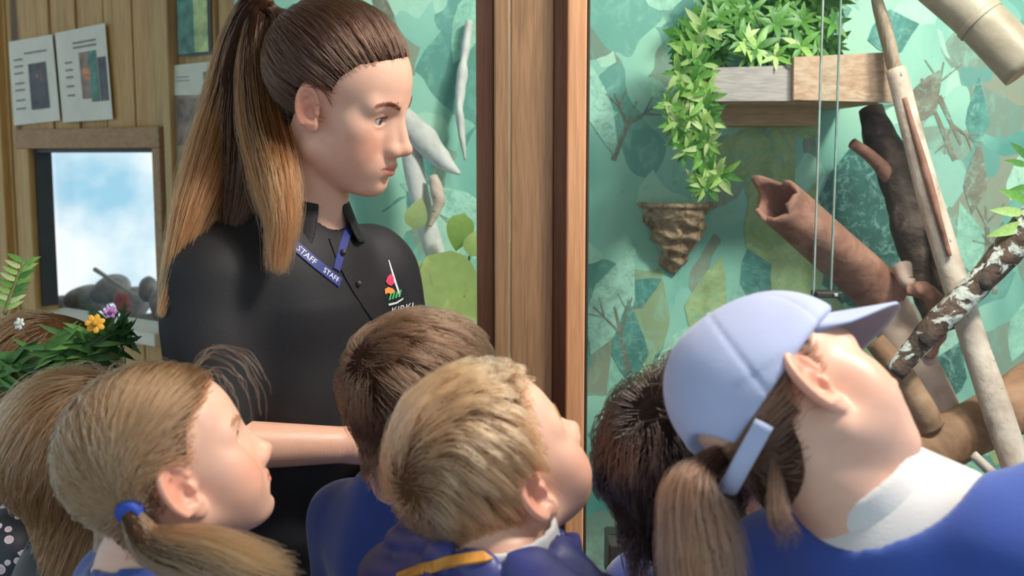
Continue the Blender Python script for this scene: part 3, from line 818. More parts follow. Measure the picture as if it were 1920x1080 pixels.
tube('limb', [P(1640, 640, 2.10), P(1690, 700, 2.09), P(1722, 755, 2.08), P(1745, 800, 2.09)], [.02, .024, .026, .026], B_log, ob_, 18, 40, .08, 22, 12)
rv = empty('rough_vine', P(1770, 640, 2.16)); tag(rv, 'knobbly brown vine looped between the trunk and pole', 'vine')
tube('vine', [P(1700, 545, 2.15), P(1730, 545, 2.14), P(1752, 568, 2.14), P(1758, 620, 2.15), P(1740, 670, 2.16)], [.012, .016, .018, .017, .012], B_red, rv, 18, 60, .22, 90, 13)
gl = empty('brown_log', P(1700, 880, 1.98)); tag(gl, 'thick brown log lying across the bottom of the enclosure', 'log')
tube('log_body', [P(1660, 905, 2.11), P(1750, 840, 2.12), P(1850, 790, 2.14), P(1990, 700, 2.17)], [.053, .055, .053, .053], B_log, gl, 28, 60, .07, 20, 14)
g2 = empty('cut_branch', P(1900, 960, 2.04)); tag(g2, 'short pale cut branch stub poking up at the bottom edge', 'branch')
tube('limb', [P(1825, 852, 2.04), P(1870, 900, 2.04), P(1900, 960, 2.04)], [.008, .010, .011], B_pole, g2, 12, 16, .08, 30, 15)
bam = empty('bamboo_pole', P(1910, 150, 2.05)); tag(bam, 'thick bamboo pole crossing the top right corner', 'bamboo')
tube('cane', [P(1520, -245, 2.17), P(1630, -145, 2.135), P(1742, -45, 2.10), P(1840, 40, 2.07), P(1925, 128, 2.04)], [.044, .044, .044, .044, .045], B_bamboo, bam, 28, 40, .03, 12, 16, endmat=B_cut)
tube('node_ring', [P(1833, 34, 2.072), P(1841, 42, 2.069)], [.046, .046], B_bamboo, bam, 28, 6, .02, 20, 17)

# the enclosure behind the staff member: bleached branch and big leaves
br = empty('bleached_branch', P(830, 540, 2.4)); tag(br, 'bleached white branch with broken ends beside the staff member', 'branch')
tube('limb', [P(690, 170, 2.42), P(745, 215, 2.41), P(795, 262, 2.40), P(828, 300, 2.39), P(862, 326, 2.38)], [.026, .030, .028, .022, .003], B_white, br, 18, 40, .14, 40, 18)
tube('limb', [P(768, 270, 2.42), P(785, 360, 2.42), P(805, 440, 2.42), P(828, 520, 2.42), P(850, 640, 2.42), P(870, 760, 2.42) * (1, 1, 0) + (0, 0, .48)], [.022, .022, .022, .020, .02, .022], B_white, br, 18, 40, .08, 30, 19)
tube('broken_twig', [P(812, 330, 2.39), P(822, 372, 2.38), P(815, 402, 2.38), P(806, 425, 2.38)], [.010, .014, .010, .004], B_pole, br, 12, 20, .2, 60, 20)
hb = empty('bark_strip', P(868, 300, 2.5)); tag(hb, 'hanging grey bark strip against the left mural', 'bark')
tube('strip', [P(880, 40, 2.48), P(868, 130, 2.48), P(862, 210, 2.47), P(872, 300, 2.47)], [.014, .02, .024, .006], B_white, hb, 10, 30, .35, 50, 21, flat=.5)
bp = empty('heart_leaf_plant', P(842, 1010, 2.35)); tag(bp, 'yellow green plant with large leaves behind the left glass', 'plant')
BIG = leaf_mesh('large_leaf', M_leaf2, .75, .3, .12, 7)
for px, py, dx, dz, L in ((800, 480, .75, -.9, .13), (790, 490, -.3, -.9, .08), (770, 510, -.6, .3, .06), (840, 560, .5, -.8, .09), (770, 560, -.4, -.8, .09), (775, 430, .2, .8, .05), (862, 590, .3, -1, .08), (745, 560, -.2, .7, .07), (880, 480, .4, .8, .05), (765, 600, .5, -.6, .09), (870, 400, -.2, -.8, .06)):
    place_leaf(BIG, bp, P(px, py, 2.33), (dx, -.2, dz), (0, -1, .3), L * 1.3)
for q in ([(842, 1010), (840, 660), (815, 560), (800, 480)], [(838, 1010), (835, 660), (780, 570), (770, 510)], [(846, 1010), (845, 660), (870, 560), (880, 480)]): tube('stem', [P(*w_, 2.345) for w_ in q], [.004, .003], M_stem, bp, 6, 14)

# ------------------------------------------------------------------ people: heads, bodies, hair, clothes
def fm(p): return (p[0] * .90, p[1] * .92, p[2] * .84 - .002)


def skull_prims(kid):
    if kid: return [ell((-.008, 0, .030), (.089, .071, .078)), ell((.028, 0, .024), (.055, .057, .060), k=.02), ell((.026, 0, -.026), (.053, .054, .056), k=.02)]
    return [ell((-.010, 0, .038), (.096, .074, .083)), ell((.030, 0, .035), (.061, .061, .062), k=.02), ell((.030, 0, -.030), (.058, .058, .070), k=.02)]


def ear_d(p):
    u, v, w = p[..., 0], p[..., 1], p[..., 2]
    plate = d_ell(p, (0, 0, 0), (.0165, .0055, .030))
    lobe = d_ell(p, (.005, .0015, -.026), (.0085, .0050, .0095)); d = smin(plate, lobe, .006)
    con = d_ell(p, (.003, .007, -.006), (.0085, .0085, .0125)); d = -smin(-d, con, .004)
    gro = d_ell(p, (-.001, .006, .012), (.0085, .0045, .010)); d = -smin(-d, gro, .004)
    q = np.sqrt((u / .0150) ** 2 + (w / .0285) ** 2); ring = np.sqrt(((q - 1) * .018) ** 2 + (v - .0040) ** 2) - .0032
    ring = np.maximum(ring, -(w + .024)); ring = np.maximum(ring, np.minimum(u - .010, -(w - .004)) * .8)
    d = smin(d, ring, .003)
    q2 = np.sqrt(((u + .001) / .0095) ** 2 + ((w + .001) / .0195) ** 2); anti = np.sqrt(((q2 - 1) * .012) ** 2 + (v - .0035) ** 2) - .0020
    d = smin(d, np.maximum(anti, u - .002), .003)
    return smin(d, d_ell(p, (.0125, .003, -.007), (.004, .004, .006)), .003)


def head_prims(kid, mouth=0.0):
    f = fm if kid else (lambda p: p); z = .88 if kid else 1.0
    L = skull_prims(kid)
    def E(c, r, **kw): L.append(ell(f(c), tuple(np.array(r if hasattr(r, '__len__') else (r,) * 3) * z), **kw))
    def K(a, b, r1, r2, **kw): L.append(cone(f(a), f(b), r1 * z, r2 * z, **kw))
    E((.035, 0, -.074), (.050, .044, .036), k=.02)
    for s in (-1, 1):
        K((.002, .050 * s, -.058), (.060, .017 * s, -.092), .018, .019, k=.022)
        E((.052, .043 * s, -.018), .023, k=.025)
        if kid: E((.055, .036 * s, -.050), .029, k=.028)
        else: E((.050, .034 * s, -.052), .025, k=.028)
        K((.078, .012 * s, .019), (.068, .045 * s, .019), .012, .010, k=.016)
    E((.076, 0, -.098), (.015, .018, .014), k=.02)
    E((.073, 0, -.066), (.024, .031, .025), k=.018)
    for s in (-1, 1): E((.101, .034 * s, .000), (.022, .022, .016), k=.014, op='sub')
    for s in (-1, 1): E((.0665, .032 * s, .000), .0152, k=.006)
    for s in (-1, 1):
        E((.0835, .0345 * s, -.0006), (.012, .0145, .0060), k=.0022, op='sub')
    K((.086, 0, .010), (.107, 0, -.032), .0068, .0085, k=.013)
    for s in (-1, 1): K((.080, .010 * s, -.006), (.090, .0105 * s, -.034), .009, .0105, k=.012)
    E((.1085, 0, -.0355), (.0098, .0095, .0085), k=.007)
    for s in (-1, 1):
        E((.0970, .0112 * s, -.0410), (.0100, .0068, .0070), k=.011)
        E((.1035, .0055 * s, -.0500), (.0048, .0026, .0034), k=.002, op='sub')
    for s in (-1, 1):
        K((.0965, .003 * s, -.0625), (.084, .022 * s, -.0648), .0058, .0032, k=.004)
        K((.0945, .002 * s, -.0735), (.084, .020 * s, -.0672), .0065, .0035, k=.005)
        K((.106, 0, -.0680), (.0885, .0215 * s, -.0658), .0017, .0012, k=.002, op='sub')
    E((.0985, 0, -.0855), (.007, .022, .0048), k=.010, op='sub')
    for s in (-1, 1):
        # ear local: u forward, v outward, w up
        fl = rad(28 if kid else 24); ti = rad(14)
        Rm = np.array([[1, 0, 0], [0, s, 0], [0, 0, 1.]])
        R = Rm @ Rz(-fl) @ Ry(-ti) @ I3
        # reflect as a proper frame: columns are images of u, v, w
        pr = fun(ear_d, (-.024, -.012, -.040), (.024, .016, .036), k=.005)
        pr.fr = (R, np.array(f((-.008, .0765 * s, -.004))) + np.array([0, -.0015 * s, -.006 if kid else 0]), .94 if not kid else 1.08)
        L.append(pr)
    return L


def skull_d(p, kid):
    d = None
    for q in skull_prims(kid):
        v = q.d(p); d = v if d is None else smin(d, v, q.k)
    j = d_ell(p, fm((.035, 0, -.074)) if kid else (.035, 0, -.074), (.048, .044, .034)); d = smin(d, j, .02)
    n = d_cone(p, (-.022, 0, -.03), (-.035, 0, -.13), .050 if kid else .055, .046 if kid else .052); return smin(d, n, .015)


_HL = np.array([(-.30, -.5), (-.10, -.3), (-.09, -.062), (-.075, -.047), (-.05, -.036), (-.024, -.030), (-.019, .012), (-.005, .020), (.012, .025), (.03, .030), (.05, .038), (.066, .052), (.076, .072), (.084, .092), (.10, .12), (.13, .25), (.3, .5)])


def hairmask(p, kid, low=0.0, ears=True):
    x, z = (p[..., 0] / .90, (p[..., 2] + .002) / .84) if kid else (p[..., 0], p[..., 2])
    g = (x - np.interp(z + low, _HL[:, 0], _HL[:, 1])) * .8
    q = np.stack([p[..., 0], np.abs(p[..., 1]), p[..., 2]], -1)
    return np.maximum(g, -ear_zone(q, kid)) if ears else g


def ear_zone(q, kid):
    q = np.stack([q[..., 0], np.abs(q[..., 1]), q[..., 2]], -1)
    return d_ell(q, (-.004, .080, -.012) if kid else (-.003, .084, -.004), (.021, .034, .031))


def ear_push(S, kid):
    d = ear_zone(S, kid); c = np.array((-.004, 0, -.012) if kid else (-.003, 0, -.004)); v = (S - c) / np.array([.021, 1e3, .031]) ** 2; v[..., 1] = 0
    v = nrm(v); v = nrm(v + np.array([-.3, 0, .45])); return S + v * np.maximum(0, .0015 - d)[..., None] * 1.1


class Head:
    def __init__(s, pos, ang, scale, kid): s.t = np.array(pos); s.R = rot(*ang); s.s = scale; s.kid = kid
    def w(s, p): return np.asarray(p) * s.s @ s.R.T + s.t
    def l(s, p): return (np.asarray(p) - s.t) @ s.R / s.s
    def surf(s, u, c=(-.008, 0, .03)):
        c = np.array(c); r = np.full(u.shape[:-1], .16)
        for _ in range(14): r = r - skull_d(c + u * r[..., None], s.kid) * .9
        return c + u * r[..., None]


def skin_mat(name, c):
    m, nt, b = nodes_mat(name); a = nt.nodes.new('ShaderNodeAttribute'); a.attribute_name = 'tint'; v = coords(nt)
    n = ramp(nt, noise(nt, v, 60, 5, .3), [(.3, tuple(x * .93 for x in c)), (.7, c)])
    nt.links.new(mixc(nt, 1.0, n, a.outputs['Color'], 'MULTIPLY'), b.inputs['Base Color'])
    b.inputs['Roughness'].default_value = .42; b.inputs['Subsurface Weight'].default_value = .15; b.inputs['Subsurface Scale'].default_value = .6
    b.inputs['Subsurface Radius'].default_value = (.012, .005, .003); b.inputs['Specular IOR Level'].default_value = .4
    bump(nt, b, noise(nt, v, 420, 3), .05, .002)
    return m


def hair_mats(name, root, tip, rough=.32):
    mc = bpy.data.materials.new(name + '_strand'); mc.use_nodes = True; nt = mc.node_tree; nt.nodes.clear()
    out = nt.nodes.new('ShaderNodeOutputMaterial'); h = nt.nodes.new('ShaderNodeBsdfHairPrincipled'); hi = nt.nodes.new('ShaderNodeHairInfo')
    h.parametrization = 'COLOR'; c = ramp(nt, hi.outputs['Intercept'], [(.1, root), (.85, tip)])
    v = ramp(nt, hi.outputs['Random'], [(0, (.62, .62, .62)), (.6, (1, 1, 1)), (1, (1.0, 1.0, 1.0))]); c = mixc(nt, 1.0, c, v, 'MULTIPLY')
    nt.links.new(c, h.inputs['Color']); h.inputs['Roughness'].default_value = rough; h.inputs['Radial Roughness'].default_value = .55
    nt.links.new(h.outputs[0], out.inputs[0])
    m, nt, b = nodes_mat(name + '_mass'); v = coords(nt, (60, 60, 12)); k = .55
    nt.links.new(ramp(nt, noise(nt, v, 3, 4), [(.3, tuple(x * .35 for x in root)), (.7, tuple(x * k for x in root))]), b.inputs['Base Color']); b.inputs['Roughness'].default_value = .85; b.inputs['Specular IOR Level'].default_value = .1
    return mc, m


def strands(name, pts, mat, parent, r0=.00040, r1=.00012):
    pts = np.asarray(pts, np.float32); n, m = pts.shape[:2]
    pts = pts - root_loc(parent).astype(np.float32)
    hc = bpy.data.hair_curves.new(name); hc.add_curves([m] * n)
    hc.position_data.foreach_set('vector', pts.ravel())
    at = hc.attributes.get('radius') or hc.attributes.new('radius', 'FLOAT', 'POINT')
    t = np.linspace(0, 1, m) ** 2; at.data.foreach_set('value', np.tile((r0 + (r1 - r0) * t).astype(np.float32), n))
    hc.materials.append(mat); o = bpy.data.objects.new(name, hc); COL.objects.link(o); o.parent = parent; return o


def rand_dirs(n, r): u = r.normal(size=(n, 3)); return u / np.linalg.norm(u, axis=1)[:, None]


def nrm(a): return a / np.maximum(np.linalg.norm(a, axis=-1, keepdims=True), 1e-9)


def scalp(H, n, r, low=0., keep=None):
    u = rand_dirs(n * 4, r); p = H.surf(u); m = hairmask(p, H.kid, low) < -.0005 - r.exponential(.0022, len(p))
    if keep is not None: m &= keep(p)
    i = np.flatnonzero(m)[:n]; return u[i], p[i]


def sgrad(p, kid):
    e = 1e-3; g = np.stack([skull_d(p + np.eye(3)[i] * e, kid) - skull_d(p - np.eye(3)[i] * e, kid) for i in range(3)], -1); return nrm(g)


def hair_cap(name, H, thick, mat, parent, low=0., fine=.0035, bumps=.0, keep=None):
    def f(p):
        o = thick(p) if callable(thick) else thick
        d = skull_d(p, H.kid) - o
        if bumps: d = d + wob(p, 110, 3) * bumps
        g = hairmask(p, H.kid, low) + .005; d = d + o * .9 * np.clip(1 + g / .045, 0, 1)
        if keep is not None: g = np.maximum(g, keep(p))
        return -smin(-d, -g, .006)
    pr = in_frame([fun(f, (-.15, -.11, -.14), (.12, .11, .16))], H.R, H.t, H.s)
    return sdf_obj(name, pr, fine, mat, parent)


def short_hair(H, n, flow, length, lift, r, layers=.012, low=0., clump=.55, m=9, nclump=260, keep=None, wave=.0):
    u, p = scalp(H, n, r, low, keep); q = p.copy(); out = [q.copy()]; L = length(p) if callable(length) else np.full(len(p), length)
    L = L * r.uniform(.75, 1.15, len(p)); lay = r.uniform(.002, layers, len(p))
    for k in range(1, m):
        g = sgrad(q, H.kid); f = flow(q); f = nrm(f - g * (f * g).sum(-1, keepdims=True)); jit = r.normal(size=q.shape) * .10
        lf = lift * (1 - k / m)
        q = q + (f + g * lf + jit) * (L / (m - 1))[:, None]
        if wave: q = q + np.cross(g, f) * (np.sin(k * 1.1 + p[:, :1] * 90 + p[:, 2:] * 60) * wave)
        d = skull_d(q, H.kid); need = np.minimum(lay, lay * k / 2.0); q = q + g * np.maximum(0, need - d)[:, None]
        out.append(q.copy())
    S = np.stack(out, 1)
    if clump:
        ci = r.choice(len(S), min(nclump, len(S)), replace=False); near = np.empty(len(S), int)
        for a in range(0, len(S), 2000): near[a:a + 2000] = ci[((p[a:a + 2000, None] - p[None, ci]) ** 2).sum(-1).argmin(1)]
        w = (np.linspace(0, 1, m) ** 1.3 * clump)[None, :, None]; S = S * (1 - w) + S[near] * w
    return H.w(ear_push(S, H.kid))


def slerp_hair(H, n, tie, r, lay=(.003, .010), low=0., m=9, keep=None, c=(-.008, 0, .03), bulge=.0, frizz=.0012, via=None):
    u, p = scalp(H, n, r, low, keep); tie = np.array(tie); ut = nrm(tie - np.array(c)); u0 = nrm(p - np.array(c))
    om = np.arccos(np.clip(u0 @ ut, -1, 1))[:, None]; ly = r.uniform(*lay, len(p)); out = []; fw_ = np.clip((p[:, :1] + .02) / .04, 0, 1)
    for k in range(m):
        t = k / (m - 1); v = nrm((np.sin((1 - t) * om) * u0 + np.sin(t * om) * ut) / np.maximum(np.sin(om), 1e-3))
        if via is not None: uw = nrm(np.array(via) - np.array(c)); v2 = nrm((1 - t) ** 2 * u0 + 2 * t * (1 - t) * uw + t * t * ut); v = nrm(v * (1 - fw_) + v2 * fw_)
        q = H.surf(v, c) + v * (ly * min(1, .28 + t * 3) + bulge * math.sin(math.pi * t))[:, None]
        q = q + r.normal(size=q.shape) * frizz * (.3 if k in (0, m - 1) else 1)
        out.append(q)
    S = np.stack(out, 1); S[:, -1] = tie + r.normal(size=(len(p), 3)) * .003
    return H.w(ear_push(S, H.kid))


def tail(n, guide, widths, r, m=16, end=(.8, 1.0), frizz=.002, flat=1.0, start_w=1.0, wave=0., ang0=0.):
    C = spline(guide, 60); T, N, B = frames(C); a = r.uniform(0, 2 * np.pi, n); rr_ = np.sqrt(r.uniform(.15, 1, n))
    ca, sa = np.cos(a) * rr_, np.sin(a) * rr_ * flat; te = r.uniform(*end, n); out = []; ph = r.uniform(0, 6.28, n)
    w = np.interp(np.linspace(0, 1, 60), np.linspace(0, 1, len(widths)), widths)
    drift = r.normal(size=(n, 2)) * .25
    for k in range(m):
        s = te * k / (m - 1) * 59; i = np.minimum(s.astype(int), 58); f = (s - i)[:, None]
        c = C[i] * (1 - f) + C[i + 1] * f; nn = N[i]; bb = B[i]; ww = (w[i] * (1 - f[:, 0]) + w[i + 1] * f[:, 0])
        t = k / (m - 1)
        out.append(c + nn * (ww * (ca + drift[:, 0] * t))[:, None] + bb * (ww * (sa + drift[:, 1] * t * flat))[:, None] + r.normal(size=(n, 3)) * frizz * .25 + (nn * np.sin(t * 9 + ph)[:, None] * wave * t))
    return np.stack(out, 1)


def eyeball(H, s, mat, parent, gaze=(1, 0, 0), iris=(.06, .075, .085)):
    kid = H.kid; c = np.array((.0665, .032 * s, 0.)); c = np.array(fm(c)) if kid else c; r = .0132 * (.88 if kid else 1)
    g = nrm(np.array(gaze, float)); a = nrm(np.cross(g, [0, 0, 1.])); b = np.cross(a, g); V, colr = [], []; nu, nv = 40, 32
    for j in range(nv + 1):
        th = math.pi * (j / nv) ** 1.3
        for i in range(nu):
            ph = 2 * math.pi * i / nu; d = g * math.cos(th) + (a * math.cos(ph) + b * math.sin(ph)) * math.sin(th); V.append(c + d * r)
            colr.append((.01, .01, .01) if th < .17 else iris if th < .43 else (.05, .05, .05) if th < .47 else (.70, .66, .63))
    Fc = [(j * nu + i, j * nu + (i + 1) % nu, (j + 1) * nu + (i + 1) % nu, (j + 1) * nu + i) for j in range(nv) for i in range(nu)]
    return mesh_np('eye', H.w(np.array(V)), np.array(Fc), mat, parent, True, {'tint': np.array(colr)})


m_, nt_, b_e = nodes_mat('eye_surface'); at_ = nt_.nodes.new('ShaderNodeAttribute'); at_.attribute_name = 'tint'; nt_.links.new(at_.outputs['Color'], b_e.inputs['Base Color']); b_e.inputs['Roughness'].default_value = .08; M_eye = m_


def limb_prims(g, J, kid_s, long_sleeve=True, arms=True):
    """torso and arms in torso space; g grows the radii (clothes)"""
    s = 1.0; L = [ell((.0, 0, -.15), (.078 + g, .118 + g, .16 + g)), ell((.012, 0, -.30), (.080 + g, .105 + g, .14 + g), k=.04), ell((-.005, 0, -.41), (.088 + g, .122 + g, .09 + g), k=.05),
                  cone((-.015, -.10, -.055), (-.015, .10, -.055), .046 + g, .046 + g, k=.05), cone((-.01, 0, .01), (-.008, 0, -.08), .048 + g * .3, .085 + g * .5, k=.04)]
    if arms:
        for i, sd in ((0, -1), (1, 1)):
            sh = (-.012, .122 * sd, -.066); el, wr = J[i]
            L.append(cone(sh, el, .045 + g, .034 + g, k=.03))
            if long_sleeve is True: L.append(cone(el, wr, .034 + g, .024 + g, k=.02))
    return L


def hand_prims(el, wr):
    el, wr = np.array(el), np.array(wr); d = nrm(wr - el); side = nrm(np.cross(d, [0, .3, 1.])); up = np.cross(side, d)
    L = [cone(tuple(wr), tuple(wr + d * .05), .020, .026, k=.015)]
    for k in range(4):
        b = wr + d * .065 + side * (k - 1.5) * .016; ln = (.045, .052, .048, .036)[k]; m = b + d * ln * .55 - up * .006; e = m + d * ln * .4 - up * .02
        L += [cone(tuple(b), tuple(m), .0085, .008, k=.004), cone(tuple(m), tuple(e), .008, .0068, k=.003)]
    t0 = wr + d * .02 - side * .024; t1 = t0 + d * .028 - side * .02; t2 = t1 + d * .024 - side * .004
    return L + [cone(tuple(t0), tuple(t1), .011, .009, k=.008), cone(tuple(t1), tuple(t2), .009, .0075, k=.003)]


class Body:
    pass


def person(label, head, ang, hs, kid, skin, neck, tors, ts=1.0, arms=None, fine=.0022, cat='person', blush=.6, group=None, neck_r=.047, coarse=.013):
    b = Body(); H = b.H = Head(head, ang, hs, kid); b.Rt = rot(*tors); b.tt = np.array(neck); b.ts = ts; fr = (b.Rt, b.tt, ts)
    b.J = J = arms or [((-.01, -.150, -.26), (.02, -.145, -.44)), ((-.01, .150, -.26), (.02, .145, -.44))]
    pel = b.tt + b.Rt @ np.array([0, 0, -.43]) * ts
    root = empty('person', (pel[0], pel[1], 0)); tag(root, label, cat, group); b.root = root
    hp = in_frame(head_prims(kid), H.R, H.t, hs)
    nk0 = H.w((-.018, 0, -.045)); nk1 = b.tt + b.Rt @ np.array([-.005, 0, -.03]) * ts
    hp.insert(3, cone(tuple(nk0), tuple(nk1), neck_r * hs, (neck_r + .004) * ts if kid else neck_r * ts * .9, k=.022))
    tp = in_frame(limb_prims(-.004, J, ts), *fr)
    for el, wr in J: tp += in_frame(hand_prims(el, wr), *fr)
    legs = []; b.legs = []
    for sd in (-1, 1):
        hip = b.tt + b.Rt @ np.array([0, .062 * sd, -.44]) * ts; lat = (b.Rt @ np.array([0, 1, 0])) * np.array([1, 1, 0]); fw = np.array([-lat[1], lat[0], 0]) * -1
        lat = nrm(lat); fw = nrm(np.array([lat[1], -lat[0], 0])); an = np.array([pel[0], pel[1], 0]) + lat * .075 * sd * ts + np.array([0, 0, .075]); kn = (hip + an) / 2 + fw * .03
        b.legs.append((hip, kn, an, fw)); legs += [cone(tuple(hip), tuple(kn), .070 * ts, .048 * ts, k=.03), cone(tuple(kn), tuple(an), .046 * ts, .032 * ts, k=.02), ell(tuple(an + fw * .05 * ts - np.array([0, 0, .035])), (.04 * ts, .04 * ts, .03), k=.02), ell(tuple(an + fw * .10 * ts - np.array([0, 0, .045])), (.035 * ts, .035 * ts, .024), k=.02)]
    f0 = H.w((0, 0, 0))
    ext = .165 * hs
    def attr(V):
        p = H.l(V); q = p / np.array([.90, .92, .84]) + np.array([0, 0, .002]) if kid else p
        c = np.ones((len(V), 3), np.float32)
        def blend(m, col):
            nonlocal c
            c = c * (1 - m[:, None]) + c * np.array(col)[None] * m[:, None]
        def gs(cen, rr_): return np.exp(-(((q - np.array(cen)) / np.array(rr_)) ** 2).sum(1))
        for s in (-1, 1): blend(gs((.065, .045 * s, -.035), (.035, .028, .026)) * blush, (1.0, .70, .66)); blend(gs((-.008, .082 * s, -.006), (.026, .016, .036)) * .85, (1.0, .62, .56))
        blend(gs((.112, 0, -.037), (.014, .016, .014)) * .7, (1, .76, .72))
        for s in (-1, 1):
            blend(gs((.084, .034 * s, .004), (.02, .016, .006)) * .35, (.85, .68, .62))
        yy = np.abs(q[:, 1]); zl = -.0678 + 3.2 * yy ** 2; lip = np.clip(1 - (np.abs(q[:, 2] - zl) - .0085 * (1 - (yy / .024) ** 2)) / .0015, 0, 1) * (yy < .024) * (q[:, 0] > .08)
        blend(np.clip(lip, 0, 1) * .8, (.86, .50, .50)); blend(np.clip(1 - np.abs(q[:, 2] - zl) / .0018, 0, 1) * (yy < .026) * (q[:, 0] > .08) * .6, (.45, .28, .28))
        return {'tint': c}
    b.body = sdf_obj('body', tp + legs + hp, fine, skin, root, coarse, (f0 - ext, f0 + ext + np.array([.0, 0, -.0])), attr=attr, smooth_it=1)
    for s in (-1, 1): eyeball(H, s, M_eye, root, (1, 0, -.05))
    return b


def trousers(b, mat, shoe_mat):
    L = in_frame([ell((-.005, 0, -.42), (.098, .130, .085))], b.Rt, b.tt, b.ts)
    for hip, kn, an, fw in b.legs: L += [cone(tuple(hip), tuple(kn), .080 * b.ts, .060 * b.ts, k=.03), cone(tuple(kn), tuple(an + np.array([0, 0, -.005])), .060 * b.ts, .050 * b.ts, k=.02)]
    sdf_obj('trousers', L, .014, mat, b.root)
    for hip, kn, an, fw in b.legs: sdf_obj('shoe', [ell(tuple(an + fw * .05 * b.ts - np.array([0, 0, .035])), (.052 * b.ts, .052 * b.ts, .042)), ell(tuple(an + fw * .11 * b.ts - np.array([0, 0, .043])), (.046 * b.ts, .046 * b.ts, .034), k=.03)], .010, shoe_mat, b.root)


def top(name, b, mat, g=.012, long_sleeve=True, neck_r=.058, fine=.006, folds=.004, hem=-.44, extra=(), seed=1, neck_z=.06, ffreq=26):
    L = limb_prims(g, b.J, b.ts, long_sleeve) + list(extra)
    L.append(cone((.006, 0, neck_z), (-.004, 0, -.035), neck_r + .004, neck_r - .004, k=.008, op='sub'))
    L.append(ell((0, 0, hem - .25), (.3, .3, .25), k=.01, op='sub'))
    in_frame(L, b.Rt, b.tt, b.ts)
    def post(D, gr):
        l = ((gr - b.tt.astype(np.float32)) @ b.Rt.astype(np.float32))
        n = wob(l * np.array([1, 1, .45], np.float32), ffreq, seed) ; n = np.sign(n) * np.abs(n) ** 1.3
        return D + n * folds + wob(l, ffreq * 2.3, seed + 5) * folds * .35
    return sdf_obj(name, L, fine, mat, b.root, post=post)


def collar(name, b, mat, r0=.060, r1=.075, z0=.028, z1=-.012, th=.0028, gap=.35, tilt=0., fine=.0032, parent=None, x0=-.004, along=0.):
    def f(p):
        x, y, z = p[..., 0] - x0, p[..., 1], p[..., 2] - tilt * (p[..., 0]); q = np.sqrt(x * x + y * y); t = (z - z0) / (z1 - z0); rr_ = r0 + (r1 - r0) * t
        a = np.abs(np.arctan2(y, x)); d = np.maximum(np.abs(q - rr_) - th, np.maximum(z - z0, z1 - z)); return np.maximum(d, (gap * (1 + .8 * np.clip(t, 0, 1)) - a) * .06)
    ax_ = nrm(b.H.w((-.018, 0, -.045)) - b.tt); ax_ = nrm(ax_ * along + b.Rt[:, 2] * (1 - along)); fx = nrm(b.Rt[:, 0] - ax_ * (b.Rt[:, 0] @ ax_)); Rc = np.stack([fx, np.cross(ax_, fx), ax_], 1)
    return sdf_obj(name, in_frame([fun(f, (-.12, -.12, -.12), (.12, .12, .09))], Rc, b.tt, b.ts), fine, mat, parent or b.root)


def fabric(name, c, rough=.8, sheen=.3, scale=300, bmp=.15):
    m, nt, b = nodes_mat(name); v = coords(nt)
    nt.links.new(ramp(nt, noise(nt, v, 8, 4), [(.3, tuple(x * .85 for x in c)), (.7, tuple(min(1, x * 1.1) for x in c))]), b.inputs['Base Color'])
    b.inputs['Roughness'].default_value = rough; b.inputs['Sheen Weight'].default_value = sheen
    bump(nt, b, noise(nt, v, scale, 2), bmp, .002); return m


S_fair = skin_mat('fair_skin', (.73, .42, .30)); S_kid = skin_mat('child_skin', (.78, .465, .345)); S_kid2 = skin_mat('child_skin_pink', (.74, .44, .35))
F_black = fabric('black_polo_cotton', (.0075, .007, .0095), .7, .0); F_blue = fabric('royal_blue_jersey', (.028, .075, .36), .85, .35); F_trous = fabric('charcoal_trouser', (.03, .03, .035))
F_white = fabric('white_polo_cotton', (.72, .70, .70)); F_shoe = simple('black_shoe', (.02, .02, .02), .4); F_dark = fabric('dark_coat', (.02, .022, .025))
F_puff = fabric('navy_quilted_nylon', (.035, .045, .20), .42, .1, 200, .1); F_orange = simple('orange_tape', (.62, .27, .04), .6, .2, 60)

# ---------------- the staff member
NB = P(572, 430, 1.665)
tors_w = (-44, -6, 0)
Rt = rot(*tors_w)
def tl(p, s): return tuple((np.array(p) - NB) @ Rt / s)
WS = 1.22
staff = person('woman in a black polo shirt with a long auburn ponytail and blue lanyard', P(637, 186, 1.60), (-15, -19, 10), 1.05, False, S_fair, NB, tors_w, WS,
               [(tl(P(395, 835, 1.53), WS), tl(P(672, 834, 1.60), WS)), (tl(P(775, 800, 1.86), WS), tl(P(750, 850, 1.76), WS))], .0020, neck_r=.052, coarse=.006)
trousers(staff, F_trous, F_shoe)
shirt = top('polo_shirt', staff, F_black, .010, 'short', .050, .005, .009, -.46, seed=4, ffreq=17)
collar('collar', staff, F_black, .050, .074, .034, -.024, .0022, .26, .25)
HM, HC = hair_mats('auburn', (.055, .020, .009), (.23, .088, .028)); HR, _ = hair_mats('auburn_crown', (.048, .019, .010), (.060, .024, .012))
r_ = np.random.default_rng(5)
cap_ = hair_cap('hair', staff.H, lambda p: .0035 + .004 * np.clip((-.03 - p[..., 0]) / .07, 0, 1), HC, staff.root)
tie_l = staff.H.l(P(512, 22, 1.622))
S1 = slerp_hair(staff.H, 6500, tie_l, r_, (.0045, .013), frizz=.0008)
strands('hair_strands', S1, HR, cap_, .00035, .0003)
TP = P(508, 18, 1.622)
gA = [TP, P(478, 10, 1.653), P(445, 85, 1.674), P(425, 190, 1.664), P(395, 300, 1.632), P(355, 420, 1.579), P(318, 540, 1.537)]
gB = [TP, P(492, 30, 1.632), P(482, 120, 1.622), P(492, 230, 1.590), P(515, 330, 1.548), P(528, 410, 1.527), P(522, 480, 1.516)]
pt = tube('ponytail', gA, [.010, .02, .024, .028, .026, .014, .003], HC, staff.root, 14, 40, .05, 20, 3)
